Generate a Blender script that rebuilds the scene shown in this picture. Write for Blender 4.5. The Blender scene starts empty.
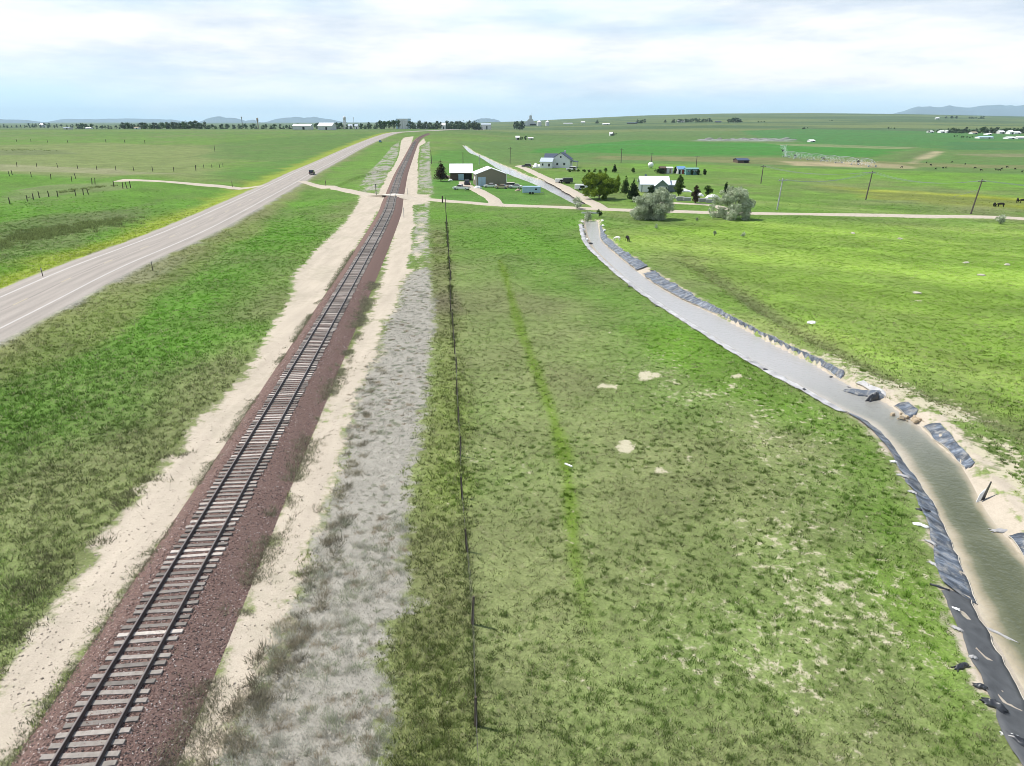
import bpy, bmesh, math, random
import numpy as np
from mathutils import Vector, Matrix
R = math.radians
rnd = random.Random(7)
rng = np.random.default_rng(11)
C = bpy.context.scene.collection
S = bpy.context.scene

# ------------------------------------------------------------------ camera
FPX, CW, CH, CAMH, PITCH = 692.0, 1024, 766, 21.0, 20.7
cam = bpy.data.cameras.new('camera'); camo = bpy.data.objects.new('camera', cam); C.objects.link(camo)
cam.sensor_width = 36.0; cam.lens = FPX / CW * 36.0
cam.clip_start = 0.5; cam.clip_end = 80000
camo.location = (0, 0, CAMH); camo.rotation_euler = (R(90 - PITCH), 0, 0)
S.camera = camo

# ------------------------------------------------------------------ sky + sun + exposure
SUN_EL = 57.0
SUN_DIR = Vector((-0.95 * math.cos(R(SUN_EL)), 0.31 * math.cos(R(SUN_EL)), math.sin(R(SUN_EL)))).normalized()
w = bpy.data.worlds.new('World'); S.world = w; w.use_nodes = True
nt = w.node_tree; nt.nodes.clear()
def N(nt, t, **k):
    n = nt.nodes.new(t)
    for a, b in k.items(): setattr(n, a, b)
    return n
out = N(nt, 'ShaderNodeOutputWorld')
sky = N(nt, 'ShaderNodeTexSky', sky_type='NISHITA', sun_disc=False)
sky.sun_elevation = R(SUN_EL); sky.sun_rotation = math.atan2(SUN_DIR.x, SUN_DIR.y)
sky.air_density = 1.0; sky.dust_density = 1.0; sky.ozone_density = 2.0
bg = N(nt, 'ShaderNodeBackground'); bg.inputs[1].default_value = 0.12
nt.links.new(sky.outputs[0], bg.inputs[0])
tc = N(nt, 'ShaderNodeTexCoord')
mp = N(nt, 'ShaderNodeMapping'); mp.inputs['Scale'].default_value = (1.9, 1.9, 10.0); mp.inputs['Location'].default_value = (3.1, 0.4, 1.3)
nt.links.new(tc.outputs['Generated'], mp.inputs[0])
nz = N(nt, 'ShaderNodeTexNoise'); nz.inputs['Scale'].default_value = 1.3; nz.inputs['Detail'].default_value = 8; nz.inputs['Roughness'].default_value = 0.55
nt.links.new(mp.outputs[0], nz.inputs['Vector'])
sep = N(nt, 'ShaderNodeSeparateXYZ'); nt.links.new(tc.outputs['Generated'], sep.inputs[0])
def ramp(nt, src, stops, interp='LINEAR'):
    r = N(nt, 'ShaderNodeValToRGB'); r.color_ramp.interpolation = interp
    e = r.color_ramp.elements
    while len(e) < len(stops): e.new(0.5)
    for i, (p, c) in enumerate(stops):
        e[i].position = p; e[i].color = (*c, 1) if len(c) == 3 else c
    nt.links.new(src, r.inputs[0]); return r
el = ramp(nt, sep.outputs[2], [(0.0, (.08,)*3), (0.022, (.22,)*3), (0.045, (.70,)*3), (0.10, (.90,)*3), (0.16, (.92,)*3), (0.34, (.20,)*3), (1.0, (.0,)*3)])
def math_n(nt, op, a, b=None, c=None, clamp=False):
    n = N(nt, 'ShaderNodeMath', operation=op); n.use_clamp = clamp
    for i, v in enumerate((a, b, c)):
        if v is None: continue
        if isinstance(v, (int, float)): n.inputs[i].default_value = v
        else: nt.links.new(v, n.inputs[i])
    return n.outputs[0]
nn = math_n(nt, 'MULTIPLY_ADD', nz.outputs[0], 2.2, -1.05)
cf = math_n(nt, 'ADD', el.outputs[0], nn, clamp=True)
cbg = N(nt, 'ShaderNodeBackground'); cbg.inputs[0].default_value = (0.86, 0.90, 0.95, 1); cbg.inputs[1].default_value = 0.93
gbg = N(nt, 'ShaderNodeBackground'); gbg.inputs[0].default_value = (0.56, 0.80, 0.98, 1); gbg.inputs[1].default_value = 1.02
# low thin veil keeps the gaps near the horizon pale blue
veil = ramp(nt, sep.outputs[2], [(0.0, (.9,)*3), (0.12, (.85,)*3), (0.4, (.1,)*3), (1.0, (0.0,)*3)])
mp2 = N(nt, 'ShaderNodeMapping'); mp2.inputs['Scale'].default_value = (2.8, 2.8, 15.0); mp2.inputs['Location'].default_value = (7.7, 2.4, 4.3)
nt.links.new(tc.outputs['Generated'], mp2.inputs[0])
nz2 = N(nt, 'ShaderNodeTexNoise'); nz2.inputs['Scale'].default_value = 1.2; nz2.inputs['Detail'].default_value = 9; nz2.inputs['Roughness'].default_value = 0.6; nt.links.new(mp2.outputs[0], nz2.inputs['Vector'])
cr_ = ramp(nt, nz2.outputs[0], [(.30, (.56, .66, .78)), (.44, (.76, .82, .89)), (.53, (.90, .925, .955)), (.62, (.97, .975, .985))]); nt.links.new(cr_.outputs[0], cbg.inputs[0])
m1 = N(nt, 'ShaderNodeMixShader'); nt.links.new(veil.outputs[0], m1.inputs[0]); nt.links.new(bg.outputs[0], m1.inputs[1]); nt.links.new(gbg.outputs[0], m1.inputs[2])
m2 = N(nt, 'ShaderNodeMixShader'); nt.links.new(cf, m2.inputs[0]); nt.links.new(m1.outputs[0], m2.inputs[1]); nt.links.new(cbg.outputs[0], m2.inputs[2])
nt.links.new(m2.outputs[0], out.inputs[0])

sl = bpy.data.lights.new('sun', 'SUN'); sl.energy = 4.8; sl.angle = R(0.5); sl.color = (1.0, 0.96, 0.9)
so = bpy.data.objects.new('sun', sl); C.objects.link(so); so.location = (0, 0, 60)
so.rotation_euler = SUN_DIR.to_track_quat('Z', 'Y').to_euler()
S.view_settings.view_transform = 'Standard'; S.view_settings.look = 'None'
S.view_settings.gamma = 1.0; S.view_settings.exposure = 0.32
S.cycles.use_denoising = True; S.cycles.filter_width = 0.9; S.cycles.denoising_input_passes = 'RGB_ALBEDO_NORMAL'; S.cycles.denoising_prefilter = 'ACCURATE'
S.cycles.max_bounces = 6; S.cycles.transparent_max_bounces = 8; S.cycles.volume_bounces = 0

# ------------------------------------------------------------------ numeric helpers
def sstep(a, b, v):
    t = np.clip((v - a) / (b - a), 0, 1); return t * t * (3 - 2 * t)
def _h(i, j, s):
    i = i.astype(np.int64) & 0xFFFFFF; j = j.astype(np.int64) & 0xFFFFFF
    n = (i * 374761393 + j * 668265263 + s * 974634777) & 0xFFFFFFFF
    n = ((n ^ (n >> 13)) * 1274126177) & 0xFFFFFFFF
    return ((n ^ (n >> 16)) & 0xFFFFFF) / float(0xFFFFFF)
def vnoise(x, y, s=0):
    xi = np.floor(x); yi = np.floor(y); fx = x - xi; fy = y - yi
    fx = fx * fx * (3 - 2 * fx); fy = fy * fy * (3 - 2 * fy)
    a = _h(xi, yi, s); b = _h(xi + 1, yi, s); c = _h(xi, yi + 1, s); d = _h(xi + 1, yi + 1, s)
    return (a * (1 - fx) + b * fx) * (1 - fy) + (c * (1 - fx) + d * fx) * fy
def fbm(x, y, s=0, o=4):
    t = 0; a = 0.5; tot = 0
    for k in range(o):
        t = t + a * vnoise(x, y, s + k * 17); tot += a; a *= 0.5; x = x * 2.03 + 5.1; y = y * 2.03 + 1.7
    return t / tot
def sd_poly(x, y, P):
    P = np.asarray(P, float); n = len(P)
    d = np.full(x.shape, 1e18); inside = np.zeros(x.shape, bool)
    for i in range(n):
        ax, ay = P[i - 1]; bx, by = P[i]
        ex, ey = bx - ax, by - ay
        wx, wy = x - ax, y - ay
        t = np.clip((wx * ex + wy * ey) / (ex * ex + ey * ey + 1e-12), 0, 1)
        d = np.minimum(d, (wx - ex * t) ** 2 + (wy - ey * t) ** 2)
        c = (ay <= y) != (by <= y)
        xx = ax + (y - ay) * ex / (ey if abs(ey) > 1e-9 else 1e-9)
        inside ^= c & (x < xx)
    d = np.sqrt(d); return np.where(inside, -d, d)
def d_line(x, y, P):
    P = np.asarray(P, float); d = np.full(x.shape, 1e18)
    for i in range(len(P) - 1):
        ax, ay = P[i]; ex, ey = P[i + 1] - P[i]
        wx, wy = x - ax, y - ay
        t = np.clip((wx * ex + wy * ey) / (ex * ex + ey * ey + 1e-12), 0, 1)
        d = np.minimum(d, (wx - ex * t) ** 2 + (wy - ey * t) ** 2)
    return np.sqrt(d)
def catmull(P, step):
    P = [np.array(p, float) for p in P]
    P = [2 * P[0] - P[1]] + P + [2 * P[-1] - P[-2]]
    o = []
    for i in range(1, len(P) - 2):
        L = np.linalg.norm(P[i + 1] - P[i]); n = max(1, int(L / step))
        for k in range(n):
            t = k / n
            o.append(0.5 * ((2 * P[i]) + (P[i + 1] - P[i - 1]) * t + (2 * P[i - 1] - 5 * P[i] + 4 * P[i + 1] - P[i + 2]) * t * t + (3 * P[i] - P[i - 1] - 3 * P[i + 1] + P[i + 2]) * t ** 3))
    o.append(P[-2]); return np.array(o)
CP, SP_ = math.cos(R(PITCH)), math.sin(R(PITCH))
def ray(px, py):
    u = (px - CW / 2) / FPX; v = (CH / 2 - py) / FPX
    return np.array([u, CP + v * SP_, -SP_ + v * CP])
def flat(px, py, z=0.0):
    d = ray(px, py); t = (z - CAMH) / d[2]; return (d[0] * t, d[1] * t)
def flats(L, z=0.0): return [flat(a, b, z) for a, b in L]

# ------------------------------------------------------------------ terrain
def ang_y(y): return PITCH - math.degrees(math.atan((CH / 2 - y) / FPX))
_tx = np.array([-1.2, -.7, -.20, -.05, .02, .06, .175, .28, .40, .53, .70, 1.2])
_ry = np.array([122.2, 122.2, 122.3, 122.0, 121.2, 119.5, 115.5, 113.5, 113.0, 114.0, 116.6, 117])
_rz = np.array([CAMH - 5000 * math.tan(R(ang_y(v))) for v in _ry])
def zbase(x, y):
    x = np.asarray(x, float); y = np.asarray(y, float)
    t = x / np.maximum(y, 1.0)
    L = 1 - sstep(-.14, .10, t)
    zl = 10.4 * sstep(330, 1060, y) - 10.4 * sstep(1060, 1900, y)
    zr = np.interp(t, _tx, _rz)
    s = np.clip((y - 620) / 4380, 0, None)
    prof = np.where(s < 1, np.clip(s, 0, 1) ** 1.35, 1.0) - 0.9 * sstep(5000, 7500, y)
    return zl * L + zr * prof * sstep(-.2, .03, t) + zr * 0.0
def hit0(px, py):
    d = ray(px, py); t = 10.0; prev = t
    while t < 30000:
        p = d * t
        if CAMH + p[2] < float(zbase(p[0], p[1])): break
        prev = t; t *= 1.01
    lo, hi = prev, t
    for _ in range(30):
        m = (lo + hi) / 2; p = d * m
        if CAMH + p[2] < float(zbase(p[0], p[1])): hi = m
        else: lo = m
    p = d * hi; return (p[0], p[1])
def hits(L): return [hit0(a, b) for a, b in L]

RAIL_PX = [(383.5, 220), (392.5, 196), (400.5, 172), (406.5, 160), (411.5, 150), (415.5, 142), (420, 137.5), (428, 134)]
RAIL = [(-12.3, -8.0), (-14.75, 17.15)] + [flat(*p, 0.8) for p in RAIL_PX[:4]] + hits(RAIL_PX[4:])
RAIL = catmull(RAIL, 4.0)
ROAD_PX = [(0, 318), (98, 271), (198, 228.5), (282, 186), (317, 167.5), (356, 148), (384, 136), (398, 132.5), (420, 131.2), (450, 129.8), (490, 128)]
ROADP = hits(ROAD_PX); a = np.array(ROADP[0]); b = np.array(ROADP[1])
ROAD = catmull([tuple(a + (a - b) * 2.4)] + ROADP, 5.0)
XW = catmull(hits([(120, 186.5), (160, 186.8), (215, 187.6), (262, 188), (288, 186)]), 3.0)
XE = catmull(hits([(300, 183), (318, 185.5), (340, 189.5), (365, 194), (394, 196.6), (440, 201), (500, 204.2), (560, 207), (600, 209), (700, 212), (800, 214), (900, 216.3), (985, 218.5), (1050, 221.5)]), 3.0)
FARMRD = catmull(hits([(604, 209.5), (590, 202), (575, 193.5), (548, 179), (525, 168.5), (519, 166.2), (528, 165.4), (546, 166)]), 2.0)
BARNRD = catmull(hits([(497, 203.6), (491, 197.5), (482, 192.5), (474, 189), (466, 185.5), (464, 181.5)]), 2.0)
YARDRD = catmull(hits([(640, 209.5), (655, 203.0), (690, 204), (716, 206), (728, 210)]), 2.0)

CAN_L = [(581, 219), (582.5, 232), (588, 246), (602, 260), (626, 281), (660, 305.5), (700, 331), (740, 355.5), (790, 383), (830, 405), (858, 421), (872, 433), (888, 452), (902, 478), (922, 512), (930, 545), (945, 590), (960, 632), (984, 690), (1008, 738), (1040, 800)]
CAN_R = [(600, 219), (603, 230), (613, 243), (640, 262), (680, 287), (720, 311), (770, 337), (820, 361), (860, 381), (905, 402), (938, 423), (962, 446), (990, 478), (1030, 532), (1090, 620)]
WAT_L = [(584, 219), (587, 232), (593, 246), (606, 260), (629, 281), (662, 305.5), (702, 331), (742, 355.5), (792, 383), (834, 406), (868, 422), (886, 437), (903, 461), (920, 484), (934, 504), (949, 538), (970, 582), (982, 616), (1008, 660), (1030, 700), (1060, 760)]
WAT_R = [(598, 219), (600, 232), (603, 243), (644, 277), (676, 297), (725, 319), (776, 345), (815, 364), (838, 379), (887, 403), (903, 415), (916, 423), (941, 447), (960, 463), (978, 497), (996, 526), (1026, 560), (1080, 640)]
WLEVEL = -0.45
cL = catmull(flats(CAN_L), 1.5); cR = catmull(flats(CAN_R), 1.5)
wL = catmull(flats(WAT_L, WLEVEL), 1.5); wR = catmull(flats(WAT_R, WLEVEL), 1.5)
CANAL = np.vstack([cL, cR[::-1]])
WATER = np.vstack([wL, wR[::-1]])
FC_L = catmull(hits([(576, 203.5), (556, 193), (538, 184.5), (522, 178), (508, 172.6), (498, 168), (492, 164), (480, 156.5), (470.5, 152.5), (466, 148.5), (463, 145)]), 3)
FC_R = catmull(hits([(596, 203.5), (578, 194), (560, 186), (545, 180), (524, 173.5), (510, 167.5), (500, 163.5), (486, 157), (475, 152), (469, 148), (465, 145)]), 3)
FCANAL = np.vstack([FC_L, FC_R[::-1]])
DITCH = catmull(flats([(690, 262), (760, 306), (820, 342), (900, 383), (960, 409), (1024, 436), (1090, 462)]), 3)

def bbox_eval(fn, x, y, P, pad, big=1e6):
    P = np.asarray(P); o = np.full(x.shape, big)
    m = (x > P[:, 0].min() - pad) & (x < P[:, 0].max() + pad) & (y > P[:, 1].min() - pad) & (y < P[:, 1].max() + pad)
    if m.any(): o[m] = fn(x[m], y[m], P)
    return o
def zg(x, y, carve=True):
    x = np.atleast_1d(np.asarray(x, float)); y = np.atleast_1d(np.asarray(y, float))
    z = zbase(x, y)
    near = 1 - sstep(220, 420, y)
    dr = bbox_eval(d_line, x, y, ROAD, 40); dt = bbox_eval(d_line, x, y, RAIL, 20)
    keep = sstep(6, 16, dr) * sstep(6, 10, dt)
    sw = (fbm(x / 38, y / 38, 3, 3) - .5) * 1.0 + (fbm(x / 7, y / 7, 5, 2) - .5) * 0.16
    u = x + .0979 * y + 13.07
    swl = (fbm(x / 55 + 9, y / 55, 8, 3) - .35) * 8.0 * (u < 0) * sstep(10, 45, dr) * (x < -60)
    z = z + (sw + swl) * near * keep
    z = z + 0.55 * (1 - sstep(5.6, 11, dr)) * (1 - sstep(500, 900, y) * .6)
    # roadside ditch
    z = z - 0.45 * np.exp(-((dr - 14) / 3.2) ** 2) * near
    dd = bbox_eval(d_line, x, y, DITCH, 15)
    z = z - 0.32 * np.exp(-(dd / 1.5) ** 2) + 0.22 * np.exp(-((dd - 3.2) / 1.8) ** 2)
    if carve:
        sc = bbox_eval(sd_poly, x, y, CANAL, 8)
        flatm = 1 - sstep(0.0, 5.0, sc)
        z = z * (1 - flatm) + 0.12 * flatm
        sw_ = bbox_eval(sd_poly, x, y, WATER, 6)
        k = np.where(sc < 0, np.clip(-sc / np.maximum(-sc + np.clip(sw_, 0, None), 1e-3), 0, 1), 0)
        z = np.where(sc < 0, 0.12 - (0.12 - WLEVEL + .02) * k - 0.7 * sstep(0.0, 2.0, -sw_), z)
        sf = bbox_eval(sd_poly, x, y, FCANAL, 8)
        z = np.where(sf < 1.5, z - 0.9 * (1 - sstep(-1.2, 1.2, sf)), z)
    return z
def zg1(x, y): return float(zg(x, y)[0])
def hit(px, py):
    x, y = hit0(px, py); d = ray(px, py)
    for _ in range(4):
        z = zg1(x, y); t = (z - CAMH) / d[2]
        if t <= 0 or t > 20000: break
        x, y = d[0] * t, d[1] * t
    return Vector((x, y, zg1(x, y)))
def mpp(x, y, z=0): return (y * CP + (CAMH - z) * SP_) / FPX
def far(px, D):
    x = (px - 512) / FPX * (D * CP + CAMH * SP_); return Vector((x, D, zg1(x, D)))
def top_h(p, ytop):
    d = ray(512, ytop); return CAMH + d[2] / d[1] * p.y - p.z

# ------------------------------------------------------------------ object helpers
def tag(o, label=None, cat=None, group=None, kind=None):
    if label: o['label'] = label
    if cat: o['category'] = cat
    if group: o['group'] = group
    if kind: o['kind'] = kind
    return o
def thing(name, label, cat, loc=(0, 0, 0), rz=0, group=None):
    o = bpy.data.objects.new(name, None); C.objects.link(o); o.location = loc; o.rotation_euler = (0, 0, rz)
    o.empty_display_size = 0.2
    return tag(o, label, cat, group)
class MB:
    def __init__(s): s.v = []; s.f = []
    def add(s, vs, fs):
        b = len(s.v); s.v += [tuple(v) for v in vs]; s.f += [tuple(b + i for i in f) for f in fs]; return s
    def box(s, c, d, rz=0, rx=0, ry=0, taper=1.0):
        M = Matrix.Translation(c) @ Matrix.Rotation(rz, 4, 'Z') @ Matrix.Rotation(ry, 4, 'Y') @ Matrix.Rotation(rx, 4, 'X')
        vs = []
        for z in (-.5, .5):
            k = 1 if z < 0 else taper
            for x, y in ((-.5, -.5), (.5, -.5), (.5, .5), (-.5, .5)):
                vs.append(M @ Vector((x * d[0] * k, y * d[1] * k, z * d[2])))
        return s.add(vs, [(3, 2, 1, 0), (4, 5, 6, 7), (0, 1, 5, 4), (1, 2, 6, 5), (2, 3, 7, 6), (3, 0, 4, 7)])
    def tube(s, a, b, r0, r1=None, n=8, cap=True):
        a = Vector(a); b = Vector(b); r1 = r0 if r1 is None else r1
        q = (b - a).to_track_quat('Z', 'Y'); vs = []
        for p, r in ((a, r0), (b, r1)):
            for i in range(n):
                t = 2 * math.pi * i / n; vs.append(p + q @ Vector((r * math.cos(t), r * math.sin(t), 0)))
        fs = [(i, (i + 1) % n, n + (i + 1) % n, n + i) for i in range(n)]
        if cap: fs += [tuple(range(n))[::-1], tuple(range(n, 2 * n))]
        return s.add(vs, fs)
    def lathe(s, prof, n=16, c=(0, 0, 0)):
        vs = []; fs = []
        for r, z in prof:
            for i in range(n):
                t = 2 * math.pi * i / n; vs.append((c[0] + r * math.cos(t), c[1] + r * math.sin(t), c[2] + z))
        for k in range(len(prof) - 1):
            for i in range(n): fs.append((k * n + i, k * n + (i + 1) % n, (k + 1) * n + (i + 1) % n, (k + 1) * n + i))
        fs += [tuple(range(n))[::-1], tuple(range((len(prof) - 1) * n, len(prof) * n))]
        return s.add(vs, fs)
    def prism(s, prof, y0, y1, axis='y', inset=0):   # profile (a, z) extruded along y (or x)
        n = len(prof); vs = []
        for y in (y0, y1):
            for a, z in prof: vs.append((a, y, z) if axis == 'y' else (y, a, z))
        return s.add(vs, [(i, (i + 1) % n, n + (i + 1) % n, n + i) for i in range(n)] + [tuple(range(n))[::-1], tuple(range(n, 2 * n))])
    def ell(s, c, r, nu=10, nv=6, jit=0):
        vs = []; fs = []
        for j in range(nv + 1):
            ph = math.pi * j / nv
            for i in range(nu):
                t = 2 * math.pi * i / nu; k = 1 + (rnd.random() - .5) * jit
                vs.append((c[0] + r[0] * k * math.sin(ph) * math.cos(t), c[1] + r[1] * k * math.sin(ph) * math.sin(t), c[2] + r[2] * k * math.cos(ph)))
        for j in range(nv):
            for i in range(nu): fs.append((j * nu + i, j * nu + (i + 1) % nu, (j + 1) * nu + (i + 1) % nu, (j + 1) * nu + i)[::-1])
        return s.add(vs, fs)
    def mesh(s, name, m, smooth=False, bevel=0):
        me = bpy.data.meshes.new(name); me.from_pydata(s.v, [], s.f)
        if bevel or True:
            bm = bmesh.new(); bm.from_mesh(me); bmesh.ops.recalc_face_normals(bm, faces=bm.faces)
            if bevel: bmesh.ops.bevel(bm, geom=list(bm.edges), offset=bevel, segments=2, affect='EDGES', profile=.6)
            bm.to_mesh(me); bm.free()
        if m: me.materials.append(m)
        if smooth: me.polygons.foreach_set('use_smooth', [True] * len(me.polygons))
        return me
    def obj(s, name, m, parent=None, smooth=False, bevel=0, label=None):
        o = bpy.data.objects.new(name, s.mesh(name, m, smooth, bevel)); C.objects.link(o)
        if parent: o.parent = parent
        if label: o['label'] = label
        return o
def copy_tree(o, parent=None):
    c = o.copy(); C.objects.link(c)
    if parent: c.parent = parent
    for ch in list(o.children): copy_tree(ch, c)
    return c
def np_mesh(name, V, F, m, attrs=None, smooth=False):
    """V (n,3), F (m,k) with k = 3 or 4"""
    me = bpy.data.meshes.new(name); n, k = len(F), F.shape[1]
    me.vertices.add(len(V)); me.vertices.foreach_set('co', np.ascontiguousarray(V, dtype=np.float32).ravel())
    me.loops.add(n * k); me.loops.foreach_set('vertex_index', np.ascontiguousarray(F, dtype=np.int32).ravel())
    me.polygons.add(n); me.polygons.foreach_set('loop_start', np.arange(0, n * k, k, dtype=np.int32))
    if smooth: me.polygons.foreach_set('use_smooth', np.ones(n, bool))
    for an, (ty, arr) in (attrs or {}).items():
        at = me.attributes.new(an, ty, 'POINT')
        if ty == 'FLOAT_COLOR':
            c4 = np.ones((len(V), 4), np.float32); c4[:, :3] = arr; at.data.foreach_set('color', c4.ravel())
        else: at.data.foreach_set('value', np.asarray(arr, np.float32))
    me.update(calc_edges=True); me.validate()
    if m: me.materials.append(m)
    return me
def np_obj(name, *a, **k):
    o = bpy.data.objects.new(name, np_mesh(name, *a, **k)); C.objects.link(o); return o

# ------------------------------------------------------------------ materials
def mat(name, col, rough=.7, var=.15, scale=3.0, metal=0, spec=.3, bump=0, coord='Object', attr=None, rand=0):
    m = bpy.data.materials.new(name); m.use_nodes = True; t = m.node_tree; b = t.nodes['Principled BSDF']
    b.inputs['Roughness'].default_value = rough; b.inputs['Metallic'].default_value = metal
    b.inputs['Specular IOR Level'].default_value = spec
    c = N(t, 'ShaderNodeTexCoord'); n = N(t, 'ShaderNodeTexNoise'); n.inputs['Scale'].default_value = scale; n.inputs['Detail'].default_value = 5
    t.links.new(c.outputs[coord], n.inputs['Vector'])
    v = math_n(t, 'MULTIPLY_ADD', n.outputs[0], 2 * var, 1 - var)
    if rand:
        oi = N(t, 'ShaderNodeObjectInfo'); v = math_n(t, 'MULTIPLY', v, math_n(t, 'MULTIPLY_ADD', oi.outputs['Random'], 2 * rand, 1 - rand))
    mx = N(t, 'ShaderNodeMix', data_type='RGBA', blend_type='MULTIPLY'); mx.inputs[0].default_value = 1
    if attr:
        at = N(t, 'ShaderNodeAttribute', attribute_name=attr); t.links.new(at.outputs['Color'], mx.inputs[6])
    else: mx.inputs[6].default_value = (*col, 1)
    t.links.new(v, mx.inputs[7]); t.links.new(mx.outputs[2], b.inputs['Base Color'])
    if bump:
        bp = N(t, 'ShaderNodeBump'); bp.inputs['Strength'].default_value = bump; bp.inputs['Distance'].default_value = .05
        t.links.new(n.outputs[0], bp.inputs['Height']); t.links.new(bp.outputs[0], b.inputs['Normal'])
    return m
def leafmat(name, col, col2, attr=None, scale=.6, trans=.35):
    m = bpy.data.materials.new(name); m.use_nodes = True; t = m.node_tree; t.nodes.clear()
    o = N(t, 'ShaderNodeOutputMaterial'); d = N(t, 'ShaderNodeBsdfDiffuse'); tr = N(t, 'ShaderNodeBsdfTranslucent'); mx = N(t, 'ShaderNodeMixShader')
    mx.inputs[0].default_value = trans
    if attr:
        at = N(t, 'ShaderNodeAttribute', attribute_name=attr); src = at.outputs['Color']
    else:
        c = N(t, 'ShaderNodeNewGeometry'); n = N(t, 'ShaderNodeTexNoise'); n.inputs['Scale'].default_value = scale; n.inputs['Detail'].default_value = 3
        t.links.new(c.outputs['Position'], n.inputs['Vector'])
        ri = math_n(t, 'MULTIPLY_ADD', c.outputs['Random Per Island'], .5, -.25)
        f = math_n(t, 'ADD', math_n(t, 'MULTIPLY_ADD', n.outputs[0], 2.4, -.7), ri, clamp=True)
        r = ramp(t, f, [(0, col), (1, col2)]); src = r.outputs[0]
    t.links.new(src, d.inputs[0]); t.links.new(src, tr.inputs[0])
    t.links.new(d.outputs[0], mx.inputs[1]); t.links.new(tr.outputs[0], mx.inputs[2]); t.links.new(mx.outputs[0], o.inputs[0])
    return m

# ------------------------------------------------------------------ ground colour layout (own colours of the land, plus painted bank shading)
SAND_L = flats([(-60, 830), (-30, 720), (0, 676), (35, 632), (60, 604), (88, 568), (97, 538), (141, 488), (176, 453), (188, 430), (235, 386), (245, 374), (270, 330), (292, 296), (293, 276), (326, 241), (344, 223), (357, 205), (359, 196.8), (361, 191), (368, 182), (378, 170), (388, 160), (397, 150), (404, 144), (414, 143), (410, 152), (398, 172), (388, 196), (372, 222), (344, 270), (305, 335), (252, 415), (152, 560), (116, 611), (89, 641), (48, 702), (0, 790)])
SAND_R = flats([(120, 830), (165, 775), (185, 735), (205, 690), (225, 640), (240, 600), (258, 560), (296, 470), (322, 408), (371, 311), (397, 220), (401, 196), (406, 172), (416, 150), (424, 144), (428, 150), (427, 172), (430, 196), (426, 222), (426, 262), (412, 272), (402, 283), (397, 306), (383, 324), (381, 356), (365, 377), (352, 413), (338, 470), (322, 520), (303, 560), (286, 649), (264, 678), (235, 721), (200, 790)])
WEED = flats([(200, 800), (235, 721), (264, 678), (286, 649), (303, 560), (322, 520), (338, 470), (352, 413), (365, 377), (381, 356), (383, 324), (397, 306), (402, 283), (412, 272), (428, 268), (432, 288), (434, 322), (429, 350), (428, 390), (420, 430), (412, 480), (405, 520), (399, 560), (413, 606), (388, 627), (385, 649), (373, 662), (392, 689), (385, 721), (372, 766), (360, 820)])
TALL = flats([(372, 790), (385, 721), (392, 689), (373, 662), (388, 627), (413, 606), (399, 560), (412, 480), (428, 390), (434, 322), (432, 280), (428, 230), (446, 230), (461, 300), (467, 380), (470, 460), (473, 560), (476, 790)])
WEED2 = np.array(flats([(409, 268), (414, 240), (415, 205), (428, 203), (428, 268)]))
WEED3 = np.array(flats([(354, 194.5), (370, 172), (392, 150), (400, 146), (398, 156), (386, 176), (377, 194)]))
WEED4 = np.array(flats([(419, 194), (419, 172), (421, 150), (430, 146), (430, 170), (433, 194)]))
GREENPATH = catmull(flats([(500, 262), (508, 286), (519, 322), (532, 360), (545, 395), (557, 430), (566, 470), (571, 510), (573, 550), (582, 600), (600, 650), (632, 740)]), 1.5)
PATCH = [(648, 376, 2.0, 1.0), (610, 388, 1.5, .8), (630, 448, 1.5, .8), (661, 472, 2.2, .75), (600, 408, .9, .7), (733, 378, 1.6, .6), (610, 333, .8, .6), (815, 668, .6, .35), (800, 664, .5, .4), (688, 458, .8, .6), (742, 520, .7, .6), (832, 430, 1.0, .6), (596, 356, .7, .5), (735, 388, .9, .5), (918, 300, 2.6, .7), (1003, 300, 2.2, .7), (1015, 262, 1.7, .5), (890, 240, 1.8, .5), (950, 236, 1.5, .5), (960, 200, 1.8, .6)]
PATCHW = [(*flat(a, b), c * .75, d * 1.2) for a, b, c, d in PATCH]
ZONES = []   # (polygon, colour, softness m, noise warp m, opacity)
def zone(px, col, soft=3, warp=4, op=1): ZONES.append((np.array(hits(px)), np.array(col), soft, warp, op))
# far right farmland
zone([(455, 146), (520, 137), (640, 131), (740, 131), (1090, 138), (1090, 180), (760, 168), (600, 165), (520, 166), (470, 158)], (.085, .155, .048), 20, 20, .8)
zone([(518, 153), (560, 146), (640, 140), (720, 142.5), (880, 144), (905, 149), (872, 157), (790, 155.5), (690, 156), (600, 153)], (.045, .175, .026), 6, 8)
zone([(560, 146.3), (600, 143.7), (700, 145), (870, 147.5), (870, 148.2), (700, 146), (600, 145)], (.06, .20, .05), 3, 3, .7)
zone([(740, 131), (800, 128.8), (930, 131.5), (1090, 136), (1090, 141.5), (960, 141), (940, 148), (840, 145.5), (770, 139.5)], (.055, .16, .042), 10, 10)
zone([(950, 142), (1090, 143), (1090, 149), (950, 150)], (.05, .14, .045), 6, 6)
zone([(700, 139.3), (770, 138.3), (800, 140), (798, 141.8), (730, 141.2), (700, 141)], (.26, .27, .25), 6, 12, .85)
zone([(770, 143.6), (830, 144.2), (905, 147.2), (905, 149), (850, 148), (800, 146)], (.22, .22, .12), 4, 10, .7)
zone([(600, 155.5), (700, 157), (800, 158), (930, 163), (1090, 167), (1090, 170), (910, 167), (780, 165), (700, 162.5), (600, 159)], (.17, .17, .075), 4, 6, .85)
zone([(782, 161.5), (860, 162), (902, 164.5), (918, 167.5), (905, 169), (830, 166.5), (790, 166)], (.34, .28, .17), 3, 7, .85)
zone([(904, 163), (918, 163.8), (942, 151.5), (934, 151)], (.34, .29, .18), 3, 3, .9)
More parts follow.
